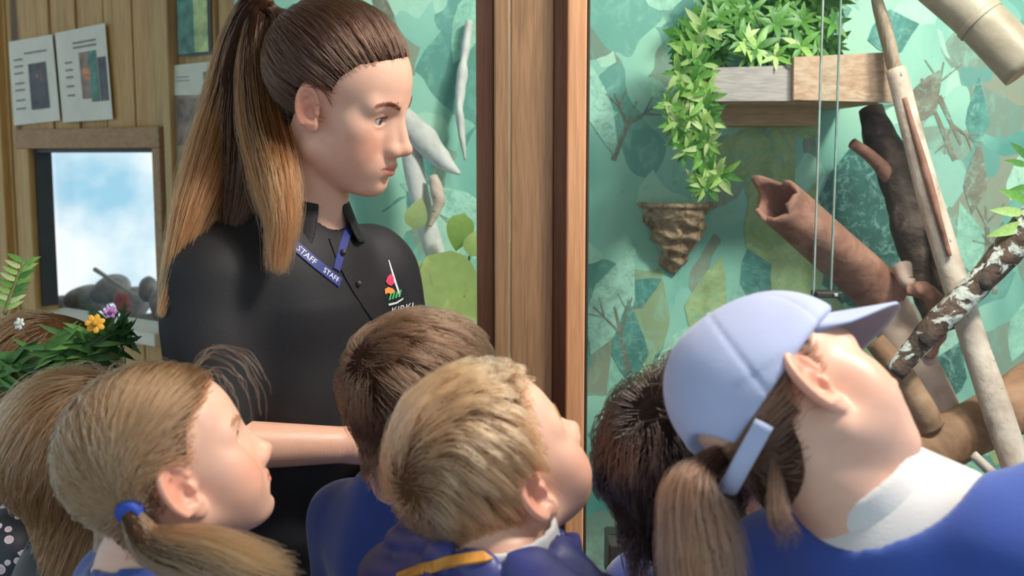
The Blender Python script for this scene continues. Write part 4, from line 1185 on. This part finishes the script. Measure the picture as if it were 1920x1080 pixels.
tube('ponytail', gB, [.010, .02, .024, .026, .022, .012, .003], HC, staff.root, 14, 40, .05, 20, 4)
strands('hair_strands', tail(3600, gA, [.010, .022, .030, .036, .036, .026, .012], r_, 18, (.72, 1.074), .003, .75), HM, pt, .00036, .00015)
strands('hair_strands', tail(2600, gB, [.010, .022, .030, .032, .030, .022, .016], r_, 18, (.75, 1.085), .003, .75, wave=.004), HM, pt, .00036, .00015)
gM = [TP, P(488, 20, 1.64), P(462, 110, 1.655), P(456, 220, 1.64), P(452, 320, 1.62), P(440, 410, 1.60), P(420, 470, 1.58)]
tube('ponytail', gM, [.010, .02, .03, .034, .03, .016, .003], HC, staff.root, 14, 40, .05, 20, 5)
strands('hair_strands', tail(2600, gM, [.010, .024, .036, .042, .038, .026, .012], r_, 18, (.7, 1.0), .003, .7), HR, pt, .00036, .00015)
tube('hair_tie', [P(512, 18, 1.62), P(506, 26, 1.628)], [.0105, .0105], HC, staff.root, 14, 6)


def brows(b, mat, n=150, kid=False, dens=1):
    H = b.H
    for s in (-1, 1):
        t = r_.uniform(0, 1, n); base = np.stack([.092 - .016 * t ** 2, (.012 + .038 * t) * s, .0185 + .008 * np.sin(t * 2.4)], 1); base[:, 2] += r_.normal(size=n) * .0016
        q = base * np.array([.9, .92, .84]) if kid else base
        for _ in range(4): q = q + np.array([1, 0, 0]) * -(skull_d(q, kid)[:, None] - .002) * .0
        dirv = nrm(np.stack([-.35 * np.ones(n), s * np.ones(n), .35 * (1 - t * 1.6)], 1)); pts = np.stack([q + dirv * k * .0028 + np.array([.0008, 0, 0]) * k for k in range(4)], 1)
        # rest the hairs on the modelled brow
        bv = BVH(b.body); off = root_loc(b.body)
        Wp = H.w(pts)
        for i in range(n):
            for k in range(4):
                hit = bv.find_nearest(Vector(Wp[i, k] - off))
                if hit[0] is not None: Wp[i, k] = np.array(hit[0]) + off + np.array(hit[1]) * (.0004 + .0004 * k)
        strands('eyebrow', Wp, mat, b.root, .00032, .00012)


_bv = {}
def BVH(o):
    if o.name not in _bv: _bv[o.name] = BVHTree.FromPolygons([v.co[:] for v in o.data.vertices], [tuple(p.vertices) for p in o.data.polygons])
    return _bv[o.name]


brows(staff, HR)
def lashes(b, mat, kid=False):
    H = b.H
    for s in (-1, 1):
        n = 34; a = np.linspace(-1, 1, n); c = np.stack([.0800 - .0045 * a ** 2 - .0025 * a, (.034 + .0115 * a) * s, .0046 - .0040 * a ** 2], 1); q = c * (np.array([.9, .92, .84]) if kid else 1)
        d = nrm(np.stack([np.ones(n), .45 * a * s, .25 * np.ones(n)], 1)); pts = np.stack([q + d * .0015 * k + np.array([0, 0, .00035]) * k * k for k in range(4)], 1)
        strands('eyelash', H.w(pts), mat, b.root, .00028, .00008)
LM, _ = hair_mats('lash', (.02, .012, .008), (.02, .012, .008)); lashes(staff, LM)


def cast(o, px, py):
    off = root_loc(o); a = np.array([0, 0, CAMZ]) - off; d = P(px, py, 1.0) - np.array([0, 0, CAMZ]); h = BVH(o).ray_cast(Vector(a), Vector(nrm(d)))
    return (np.array(h[0]) + off, np.array(h[1])) if h[0] is not None else (None, None)


def ribbon(name, o, pix, width, mat, parent, up=.0012, th=.001, n=24):
    C, N = [], []
    for q in spline([(*p, 0) for p in pix], n):
        p_, n_ = cast(o, q[0], q[1])
        if p_ is not None: C.append(p_); N.append(n_)
    C = np.array(C); N = np.array(N)
    for _ in range(3): C[1:-1] = (C[:-2] + 2 * C[1:-1] + C[2:]) / 4; N[1:-1] = nrm(N[:-2] + 2 * N[1:-1] + N[2:])
    T = nrm(np.gradient(C, axis=0)); S = nrm(np.cross(T, N)); V, Fc = [], []
    for c_, n_, s_ in zip(C, N, S):
        for a_, b_ in ((-.5, 0), (.5, 0), (.5, 1), (-.5, 1)): V.append(c_ + s_ * a_ * width + n_ * (up + th * b_ - (0 if b_ else .004)))
    for i in range(len(C) - 1):
        for j in range(4): k = (j + 1) % 4; Fc.append((i * 4 + j, i * 4 + k, i * 4 + 4 + k, i * 4 + 4 + j))
    e = 4 * (len(C) - 1); Fc += [(3, 2, 1, 0), (e, e + 1, e + 2, e + 3)]
    return mesh_py(name, V, Fc, mat, parent), (C, N, S, up + th)


def text_verts(txt):
    cu = bpy.data.curves.new('lettering', 'FONT'); cu.body = txt; cu.resolution_u = 2; ob = bpy.data.objects.new('lettering', cu); COL.objects.link(ob)
    bpy.context.view_layer.update(); me = ob.evaluated_get(bpy.context.evaluated_depsgraph_get()).to_mesh()
    V = np.array([v.co[:] for v in me.vertices]); Fc = [tuple(p.vertices) for p in me.polygons]; bpy.data.objects.remove(ob); bpy.data.curves.remove(cu); return V, Fc


def px_patch(name, o, V2, Fc, mat, parent, up=.0016):
    V, bad = [], set()
    for i, q in enumerate(V2):
        p_, n_ = cast(o, q[0], q[1])
        if p_ is None: bad.add(i); V.append((0, 0, 0))
        else: V.append(p_ + n_ * up)
    Fc = [f for f in Fc if not any(i in bad for i in f)]
    if Fc:
        used = sorted({i for f in Fc for i in f}); mp = {u: k for k, u in enumerate(used)}
        return mesh_py(name, [V[u] for u in used], [tuple(mp[i] for i in f) for f in Fc], mat, parent)


M_lan = fabric('navy_lanyard', (.022, .034, .20), .6, .1); M_wht = simple('white_print', (.75, .75, .75), .6, .05)
ln, (C_, N_, S_, h_) = ribbon('lanyard', shirt, [(520, 436), (543, 452), (575, 480), (605, 505), (637, 530)], .015, M_lan, staff.root)
ribbon('lanyard', shirt, [(654, 428), (645, 452), (636, 482), (630, 506)], .013, M_lan, staff.root)
V_, F_ = text_verts('STAFF'); L_c = np.concatenate([[0], np.cumsum(np.linalg.norm(np.diff(C_, axis=0), axis=1))])
for st_, sz in ((.30, .0125), (.70, .0115)):
    pts = []
    for v in V_:
        s_ = st_ * L_c[-1] + v[0] * sz; i = min(len(C_) - 2, max(0, np.searchsorted(L_c, s_) - 1)); f = (s_ - L_c[i]) / (L_c[i + 1] - L_c[i])
        pts.append(C_[i] * (1 - f) + C_[i + 1] * f + (S_[i]) * -(v[1] - .35) * sz + N_[i] * (h_ + .0005))
    mesh_py('lettering', pts, F_, M_wht, ln)
ribbon('placket', shirt, [(628, 446), (644, 490), (672, 545), (712, 602), (735, 640)], .026, F_black, shirt, .0, .002)
for q in ((640, 474), (668, 532)):
    p_, n_ = cast(shirt, *q); sdf_obj('button', [ell(tuple(p_ + n_ * .004), (.005, .005, .005))], .0016, M_dark, shirt)
lg_c = {'red': (.60, .04, .10), 'orange': (.80, .28, .06), 'green': (.06, .45, .14)}
lgm = {k: simple('print_' + k, v, .6, .1) for k, v in lg_c.items()}; lgm['white'] = M_wht
def poly(name, pts, m, parent):
    # fan-filled outline in the print plane
    c0 = np.mean(np.array(pts, float), 0); V2 = [c0] + [np.array(p, float) for p in pts]; n = len(pts)
    return px_patch(name, shirt, V2, [(0, 1 + i, 1 + (i + 1) % n) for i in range(n)], lgm[m], parent)
emb = poly('emblem', [(722, 528), (726, 518), (732, 513), (737, 520), (738, 531), (732, 536), (726, 533)], 'red', shirt)
if emb:
    poly('emblem_fish', [(720, 542), (727, 538), (736, 541), (740, 546), (733, 551), (726, 549), (721, 552)], 'orange', emb)
    for k in range(4): poly('emblem_reed', [(727 + k * 6, 563 - k * 2), (731 + k * 6, 562 - k * 2), (734 + k * 6, 549 - k * 2), (731 + k * 6, 549 - k * 2)], 'green', emb)
    poly('emblem_line', [(727, 488), (729, 488), (742, 528), (750, 552), (747, 553), (738, 528)], 'white', emb); poly('emblem_line', [(727, 569), (742, 566), (755, 558), (755, 561), (743, 569), (728, 573)], 'white', emb)
    VT, FT = text_verts('KIRKL'); px_patch('lettering', shirt, [(732 + v[0] * 17.5 + v[1] * 1.5, 589 - v[1] * 18 - v[0] * 4.2) for v in VT], FT, M_wht, emb)


def kid_hair(name, root, tip, rough=.35): return hair_mats(name, root, tip, rough)

# ---------------- girl with pigtails
D1 = 1.09
pig = person('girl with light brown pigtail in a blue hair tie, gazing up', P(315, 874, 1.177), (28, 21, -4.4), 1.0, True, S_kid, P(285, 1062, 1.19), (28, 0, 0), .94, fine=.0020, blush=.9)
trousers(pig, F_trous, F_shoe); top('jumper', pig, F_blue, .012, True, .060, .007, .004, seed=2)
PM, PC = kid_hair('light_brown', (.155, .080, .038), (.36, .21, .105))
cap_ = hair_cap('hair', pig.H, lambda p: .0045 + .003 * np.clip(-p[..., 0] / .08, 0, 1), PC, pig.root)
tie_l = np.array([-.050, -.064, -.006]); tie_w = pig.H.w(tie_l * 1.12); tie_m = tie_l * np.array([1, -1, 1])
S1 = slerp_hair(pig.H, 4200, tie_l, r_, (.006, .014), keep=lambda p: (p[:, 1] < .004) & ((p[:, 2] > .008) | (p[:, 0] < -.02)), frizz=.0014, low=.004, bulge=.003, m=12, via=(-.060, -.062, .040))
S2 = slerp_hair(pig.H, 2600, tie_m, r_, (.006, .014), keep=lambda p: (p[:, 1] >= .004) & ((p[:, 2] > .008) | (p[:, 0] < -.02)), frizz=.0014, low=.004, bulge=.003, m=12, via=(-.060, .062, .040))
strands('hair_strands', np.concatenate([S1, S2]), PM, cap_, .00035, .0003)
TPW = tie_w
gP = [TPW, TPW + (P(312, 1000, 1.1) - P(268, 940, 1.1)), P(395, 1055, 1.08), P(530, 1110, 1.05)]
tl_ = tube('pigtail', gP, [.009, .016, .020, .014], PC, pig.root, 14, 30, .05, 20, 3)
strands('hair_strands', tail(2400, gP, [.009, .020, .030, .030], r_, 16, (.8, 1.03), .003, .7), PM, tl_, .00036, .00018)
tube('hair_tie', [pig.H.w(tie_l * 1.05), TPW + (TPW - pig.H.w(tie_l * 1.05)) * .9], [.0135, .0125], simple('blue_elastic', (.025, .07, .42), .7), pig.root, 16, 8, .06, 60)
gF = [P(365, 705, 1.16), P(400, 672, 1.14), P(445, 690, 1.13), P(470, 735, 1.13), P(478, 800, 1.14)]
strands('loose_fringe', tail(15, gF, [.010, .014, .018, .016, .014], r_, 14, (.6, 1.0), .003, 1.0), PM, cap_, .00022, .00008)
mirror_t = pig.H.w(tie_m * 1.1); strands('hair_strands', tail(900, [mirror_t, mirror_t + (-.01, .03, -.05), mirror_t + (-.02, .03, -.14)], [.009, .02, .015], r_, 10), PM, tl_, .00036, .00018)
lashes(pig, LM, True); brows(pig, PM, 80, True)

# ---------------- blond boy in a quilted jacket
bl = person('blond boy in a navy quilted jacket with his head tilted back', P(928, 878, 1.165), (33.7, 33.7, 0), 1.0, True, S_kid, P(945, 1050, 1.14), (44, 4, 0), .95, fine=.0020, blush=.8)
trousers(bl, F_trous, F_shoe)
def quilt(D, gr, b=bl):
    l = ((gr - b.tt.astype(np.float32)) @ b.Rt.astype(np.float32)); n = np.abs(np.sin(l[..., 2] * math.pi / .045 + wob(l, 25, 3) * .35)) ** .6
    m = np.abs(np.sin(np.arctan2(l[..., 1], l[..., 0]) * 4)) ** .4
    return D - (n * m - .5) * .014
L_ = limb_prims(.026, bl.J, 1.0, True); L_.append(cone((.006, 0, .06), (-.004, 0, -.035), .066, .060, k=.008, op='sub')); L_.append(ell((0, 0, -.69), (.3, .3, .25), k=.01, op='sub'))
jk = sdf_obj('jacket', in_frame(L_, bl.Rt, bl.tt, bl.ts), .006, F_puff, bl.root, post=quilt)
collar('jacket_collar', bl, F_puff, .078, .084, .016, -.03, .008, .5, .1, .004)
collar('polo_collar', bl, F_white, .057, .068, .040, -.012, .003, .4, .15)
_t = ribbon('orange_tape', jk, [(748, 1086), (800, 1066), (850, 1054), (905, 1046), (935, 1042)], .011, F_orange, bl.root, .003)
BM, BC = kid_hair('blond', (.21, .098, .044), (.52, .285, .145))
WH = np.array([-.088, -.012, .062])
def bflow(p):
    v = p - WH; sw = np.cross(v, nrm(WH)[None] * 1.0); return nrm(v) + .35 * nrm(sw) + np.array([.25, 0, -.05]) + np.array([-.5, 0, -.7]) * np.clip((np.abs(p[:, 1:2]) - .045) / .02, 0, 1)
def blen(p): return np.where(p[:, 0] > .012, .012, 1) * np.where(p[:, 0] > .012, 1, np.where(p[:, 2] < -.01, .016, np.where(p[:, 2] < .03, .030, .048)))
cap_ = hair_cap('hair', bl.H, lambda p: .002 + .004 * np.clip((p[..., 2] + .03) / .06, 0, 1), BC, bl.root, bumps=.0008, low=-.011)
strands('hair_strands', short_hair(bl.H, 14000, bflow, blen, .22, r_, .015, clump=.6, nclump=520, low=-.011), BM, cap_, .00030, .00012)
brows(bl, BM, 60, True)

# ---------------- dark brown haired boy seen from behind
db = person('boy with dark brown hair and blue jumper in front of the staff member', P(795, 758, 1.40), (40, 4, -4), .97, True, S_kid2, P(755, 937, 1.46), (40, 0, 0), .94, fine=.0032)
trousers(db, F_trous, F_shoe); top('jumper', db, F_blue, .014, True, .058, .006, .004, seed=8)
DM, DC = kid_hair('dark_brown', (.070, .032, .017), (.135, .070, .038))
WD = np.array([-.08, .0, .075])
def dflow(p): v = p - WD; return nrm(v) + .3 * nrm(np.cross(v, nrm(WD)[None])) + np.array([.2, -.1, 0])
cap_ = hair_cap('hair', db.H, lambda p: .003 + .005 * np.clip((p[..., 2] + .05) / .08, 0, 1), DC, db.root, bumps=.001)
strands('hair_strands', short_hair(db.H, 11000, dflow, lambda p: np.where(p[:, 2] < -.03, .022, .060), .20, r_, .020, clump=.7, nclump=360), DM, cap_, .00032, .00012)

# ---------------- black haired child behind the cap
bk = person('child with tousled black hair half hidden by the blue cap', P(1308, 880, 1.28), (38, 12, 4), 1.05, True, S_kid2, P(1335, 1072, 1.42), (40, 0, 0), .92, fine=.003)
trousers(bk, F_trous, F_shoe); top('jumper', bk, F_blue, .012, True, .060, .008, .003, seed=5); collar('polo_collar', bk, F_white, .058, .068, .034, -.012, .003, .4, .1)
KM, KC = kid_hair('black_brown', (.022, .013, .011), (.05, .03, .024), .25)
WK = np.array([-.06, 0, .09])
cap_ = hair_cap('hair', bk.H, lambda p: .003 + .006 * np.clip((p[..., 2] + .05) / .08, 0, 1), KC, bk.root, bumps=.001, low=.004)
strands('hair_strands', short_hair(bk.H, 6500, lambda p: nrm(p - WK) + np.array([-.15, 0, -.3]), lambda p: np.where(p[:, 2] < -.03, .06, .075), .14, r_, .028, clump=.75, nclump=240), KM, cap_, .00040, .00014)

# ---------------- long haired girl behind the pigtails
lg = person('girl with long golden brown hair just behind the pigtail girl', P(192, 872, 1.42), (14, 8, 0), 1.06, True, S_kid2, P(145, 1035, 1.50), (20, 0, 0), .92, fine=.0032)
trousers(lg, F_trous, F_shoe); top('coat', lg, F_dark, .014, True, .062, .008, .003, seed=6)
GM, GC = kid_hair('golden_brown', (.14, .066, .028), (.34, .19, .085))
cap_ = hair_cap('hair', lg.H, lambda p: .006 + .004 * np.clip(-p[..., 0] / .08, 0, 1), GC, lg.root)
strands('hair_strands', slerp_hair(lg.H, 5000, (-.062, .02, -.075), r_, (.008, .022), frizz=.002, low=.006, bulge=.006), GM, cap_, .0004, .0003)
nt0 = lg.H.w((-.068, .02, -.08)); tl_ = tube('ponytail', [nt0, nt0 + (-.03, .02, -.05), nt0 + (-.03, .02, -.14)], [.01, .016, .008], GC, lg.root, 12, 20)
strands('hair_strands', tail(900, [nt0, nt0 + (-.03, .02, -.05), nt0 + (-.03, .02, -.15)], [.01, .022, .018], r_, 12), GM, tl_, .0004, .0002)

# ---------------- child with the flower crown
fcld = person('child wearing a green flower crown at the far left', P(98, 735, 1.66), (8, 4, 0), 1.0, True, S_kid2, P(55, 930, 1.76), (15, 0, 0), .92, fine=.0032)
trousers(fcld, F_trous, F_shoe)
mfl, ntf, bfl = nodes_mat('floral_cotton'); vf = coords(ntf); vo = ntf.nodes.new('ShaderNodeTexVoronoi'); vo.inputs['Scale'].default_value = 55; ntf.links.new(vf, vo.inputs['Vector'])
ntf.links.new(ramp(ntf, vo.outputs['Distance'], [(.0, (.75, .55, .62)), (.28, (.78, .74, .78)), (.36, (.03, .035, .05))], True), bfl.inputs['Base Color'])
top('dress', fcld, mfl, .012, True, .060, .008, .003, seed=9)
cap_ = hair_cap('hair', fcld.H, .010, GC, fcld.root)
strands('hair_strands', slerp_hair(fcld.H, 3000, (-.07, 0, -.06), r_, (.008, .02), frizz=.002, bulge=.004), GM, cap_, .0004, .0003)
Hc = fcld.H; wr = empty('flower_crown', Hc.w((-.005, 0, .05))); tag(wr, 'green leafy crown with a yellow flower on the child at the far left', 'flower crown')
M_needle = leaf_mat('crown_leaf', [(.0, (.03, .09, .025)), (.5, (.07, .20, .05)), (1, (.17, .36, .10))]); NL = leaf_mesh('crown_leaf', M_needle, .16, .25)
ringp = [Hc.w((-.004 + .098 * math.cos(a), .082 * math.sin(a), .070 + .014 * math.cos(a))) for a in np.linspace(0, 2 * np.pi, 25)]
tube('twig_ring', ringp, [.010, .010], M_stem, wr, 10, 60, .2, 60)
for i in range(295):
    a = r_.uniform(0, 2 * np.pi); c = np.array((-.004 + .100 * math.cos(a), .084 * math.sin(a), .070 + .014 * math.cos(a))); tg = np.array((-math.sin(a), math.cos(a), 0)); rd = np.array((math.cos(a), math.sin(a), 0))
    dv = Hc.R @ (tg * r_.choice([-1, 1, 1]) * .8 + rd * r_.uniform(.1, .6) + np.array([0, 0, r_.uniform(-.6, .7)])); place_leaf(NL, wr, Hc.w(c + rd * .006 + np.array([0, 0, r_.uniform(-.022, .008)])), dv, Hc.R @ rd, r_.uniform(.045, .075))
def blossom(name, c, out, col, n, R, parent):
    a_ = nrm(np.cross(out, [0.1, 0, 1.])); b2 = np.cross(a_, out); m = simple(name + '_petal', col, .6, .2); cen = sdf_obj(name, [ell(tuple(c + out * .004), (R * .35,) * 3)], R * .12, simple(name + '_heart', tuple(x * .7 for x in col), .7), parent)
    for k in range(n):
        th = k * 6.283 / n; dv = a_ * math.cos(th) + b2 * math.sin(th); q = c + dv * R * .55
        Rm = np.stack([dv, np.cross(out, dv), out], 1); sdf_obj('petal', in_frame([ell((0, 0, 0), (R * .5, R * .36, R * .14))], Rm, q), R * .11, m, cen)
fy = P(178, 607, 1.56); blossom('yellow_flower', fy, nrm(np.array([.25, -1, .25])), (.80, .42, .04), 7, .014, wr)
blossom('purple_flower', P(207, 585, 1.57), nrm(np.array([.6, -.8, .3])), (.42, .18, .48), 6, .010, wr); blossom('white_flower', P(36, 607, 1.56), nrm(np.array([-.3, -1, .3])), (.7, .75, .68), 6, .009, wr)
sp0 = P(8, 590, 1.52); tube('sprig_stem', [sp0, P(25, 540, 1.52), P(45, 490, 1.52)], [.003, .0015], M_stem, wr, 6, 12)
for k in range(16): t_ = k / 16; place_leaf(LEAF, wr, P(12 + 36 * t_, 580 - 95 * t_, 1.52), ((-1) ** k, -.2, .55), (0, -1, .3), .026)

# ---------------- girl in the cap
cg = person('girl in a pale blue baseball cap and blue jumper leaning to the glass', P(1479, 758, 1.058), (22.3, 21, -42.4), 1.0, True, S_kid, P(1642, 930, 1.06), (50, 4, -22), 1.0,
            arms=[((.12, -.245, -.005), (.29, -.26, .02)), ((.05, .145, -.26), (.14, .09, -.40))], fine=.0020, blush=.7)
trousers(cg, F_trous, F_shoe); top('jumper', cg, F_blue, .016, True, .074, .006, .0055, seed=12, ffreq=22, extra=[ell((-.02, -.02, .012), (.080, .080, .050), k=.01, op='sub')])
top('polo_shirt', cg, F_white, .006, 'short', .052, .005, .002, -.40, seed=3, neck_z=.07)
collar('polo_collar', cg, F_white, .056, .084, .028, -.045, .004, .4, -.3, along=.7)
CM, CC = kid_hair('chestnut', (.085, .038, .022), (.25, .12, .065))
zcf = lambda p: .018 + .42 * p[..., 0]
cap_ = hair_cap('hair', cg.H, .005, CC, cg.root, low=.006, keep=lambda p: p[..., 2] - zcf(p) - .004)
S1 = slerp_hair(cg.H, 3500, (-.092, 0, -.012), r_, (.004, .008), low=.006, frizz=.0012, keep=lambda p: p[:, 2] < zcf(p))
S1 = S1[(lambda q: (q[..., 2] - zcf(q)).max(1) < .012)(cg.H.l(S1)[:, :-2])]
strands('hair_strands', S1, CM, cap_, .00035, .0003)
M_cap = fabric('pale_blue_twill', (.40, .45, .66), .85, .2, 500, .1); M_under = fabric('mauve_underbrim', (.19, .15, .175), .85)
HQ = cg.H
def capf(p):
    d = skull_d(p, True) - .0095; zc = .018 + .42 * p[..., 0]; x, y, z = p[..., 0], p[..., 1], p[..., 2]
    lat = np.arctan2(y, x + .008); seam = np.abs(np.sin(lat * 3)); d = d + .0022 * np.exp(-(seam / .07) ** 2) + .0012 * wob(p, 45, 2) * (z > .02)
    d = -smin(-d, .114 - z, .02); d = -smin(-d, z - zc, .004)
    hole = d_ell(p, (-.108, 0, -.020), (.05, .030, .036)); return -smin(-d, hole, .004)
cap_o = sdf_obj('cap', in_frame([fun(capf, (-.13, -.1, -.06), (.11, .1, .14))], HQ.R, HQ.t, HQ.s), .003, M_cap, cg.root)
V, Fc = [], []; nu, nv = 24, 10
for k_, th in ((0, .0018), (1, -.0018)):
    for j in range(nv + 1):
        for i in range(nu + 1):
            a = -1.12 + 2.24 * i / nu; t = j / nv; bx = -.008 + (.090) * math.cos(a); by = .073 * math.sin(a); w = math.cos(a / 1.12 * math.pi / 2) ** .42
            x = bx + t * .078 * w * (.9 + .1 * math.cos(a)); y = by * (1 + .02 * t); z = .018 + .42 * bx + .002 - t * .024 * w - .05 * (by ** 2) / .076 * t + th; V.append((x, y, z))
ix = lambda k, j, i: k * (nv + 1) * (nu + 1) + j * (nu + 1) + i
for j in range(nv):
    for i in range(nu): Fc += [(ix(0, j, i), ix(0, j + 1, i), ix(0, j + 1, i + 1), ix(0, j, i + 1)), (ix(1, j, i), ix(1, j, i + 1), ix(1, j + 1, i + 1), ix(1, j + 1, i))]
for i in range(nu): Fc.append((ix(0, nv, i), ix(1, nv, i), ix(1, nv, i + 1), ix(0, nv, i + 1)))
for j in range(nv): Fc += [(ix(0, j, 0), ix(1, j, 0), ix(1, j + 1, 0), ix(0, j + 1, 0)), (ix(0, j, nu), ix(0, j + 1, nu), ix(1, j + 1, nu), ix(1, j, nu))]
bo = mesh_py('brim', HQ.w(np.array(V)), Fc, M_cap, cap_o, True); bo.data.materials.append(M_under)
for i, p_ in enumerate(bo.data.polygons):
    if i < 2 * nu * nv and i % 2 == 1: p_.material_index = 1
stp = [HQ.w(np.array(q)) for q in ((-.062, -.058, -.020), (-.088, -.034, -.034), (-.098, 0, -.040), (-.088, .034, -.034), (-.062, .058, -.020))]
tube('strap', stp, [.009, .009], M_cap, cap_o, 10, 30, .02, 30, flat=.35)
tb = HQ.w((-.010, 0, .114)); sdf_obj('button', [ell(tuple(tb), (.006, .006, .005))], .002, M_cap, cap_o)
TPC = HQ.w((-.112, -.004, -.016))
gC = [HQ.w((-.09, -.002, -.012)), TPC, P(1300, 930, 1.00), P(1312, 1030, 1.0), P(1330, 1150, 1.0)]
tl_ = tube('ponytail', gC, [.010, .013, .024, .028, .02], CC, cg.root, 14, 30, .05, 20, 3)
strands('hair_strands', tail(2600, gC, [.010, .014, .030, .036, .034], r_, 16, (.85, 1.03), .003, .8), CM, tl_, .00036, .00018)
nape = HQ.w((-.058, -.034, -.040)); gN = [nape, nape + (.0, -.02, -.05), P(1480, 1010, 1.0), P(1470, 1110, 1.0)]
strands('loose_nape_hair', tail(130, gN, [.004, .011, .013, .012], r_, 12, (.45, .75), .003), CM, tl_, .00034, .00012)
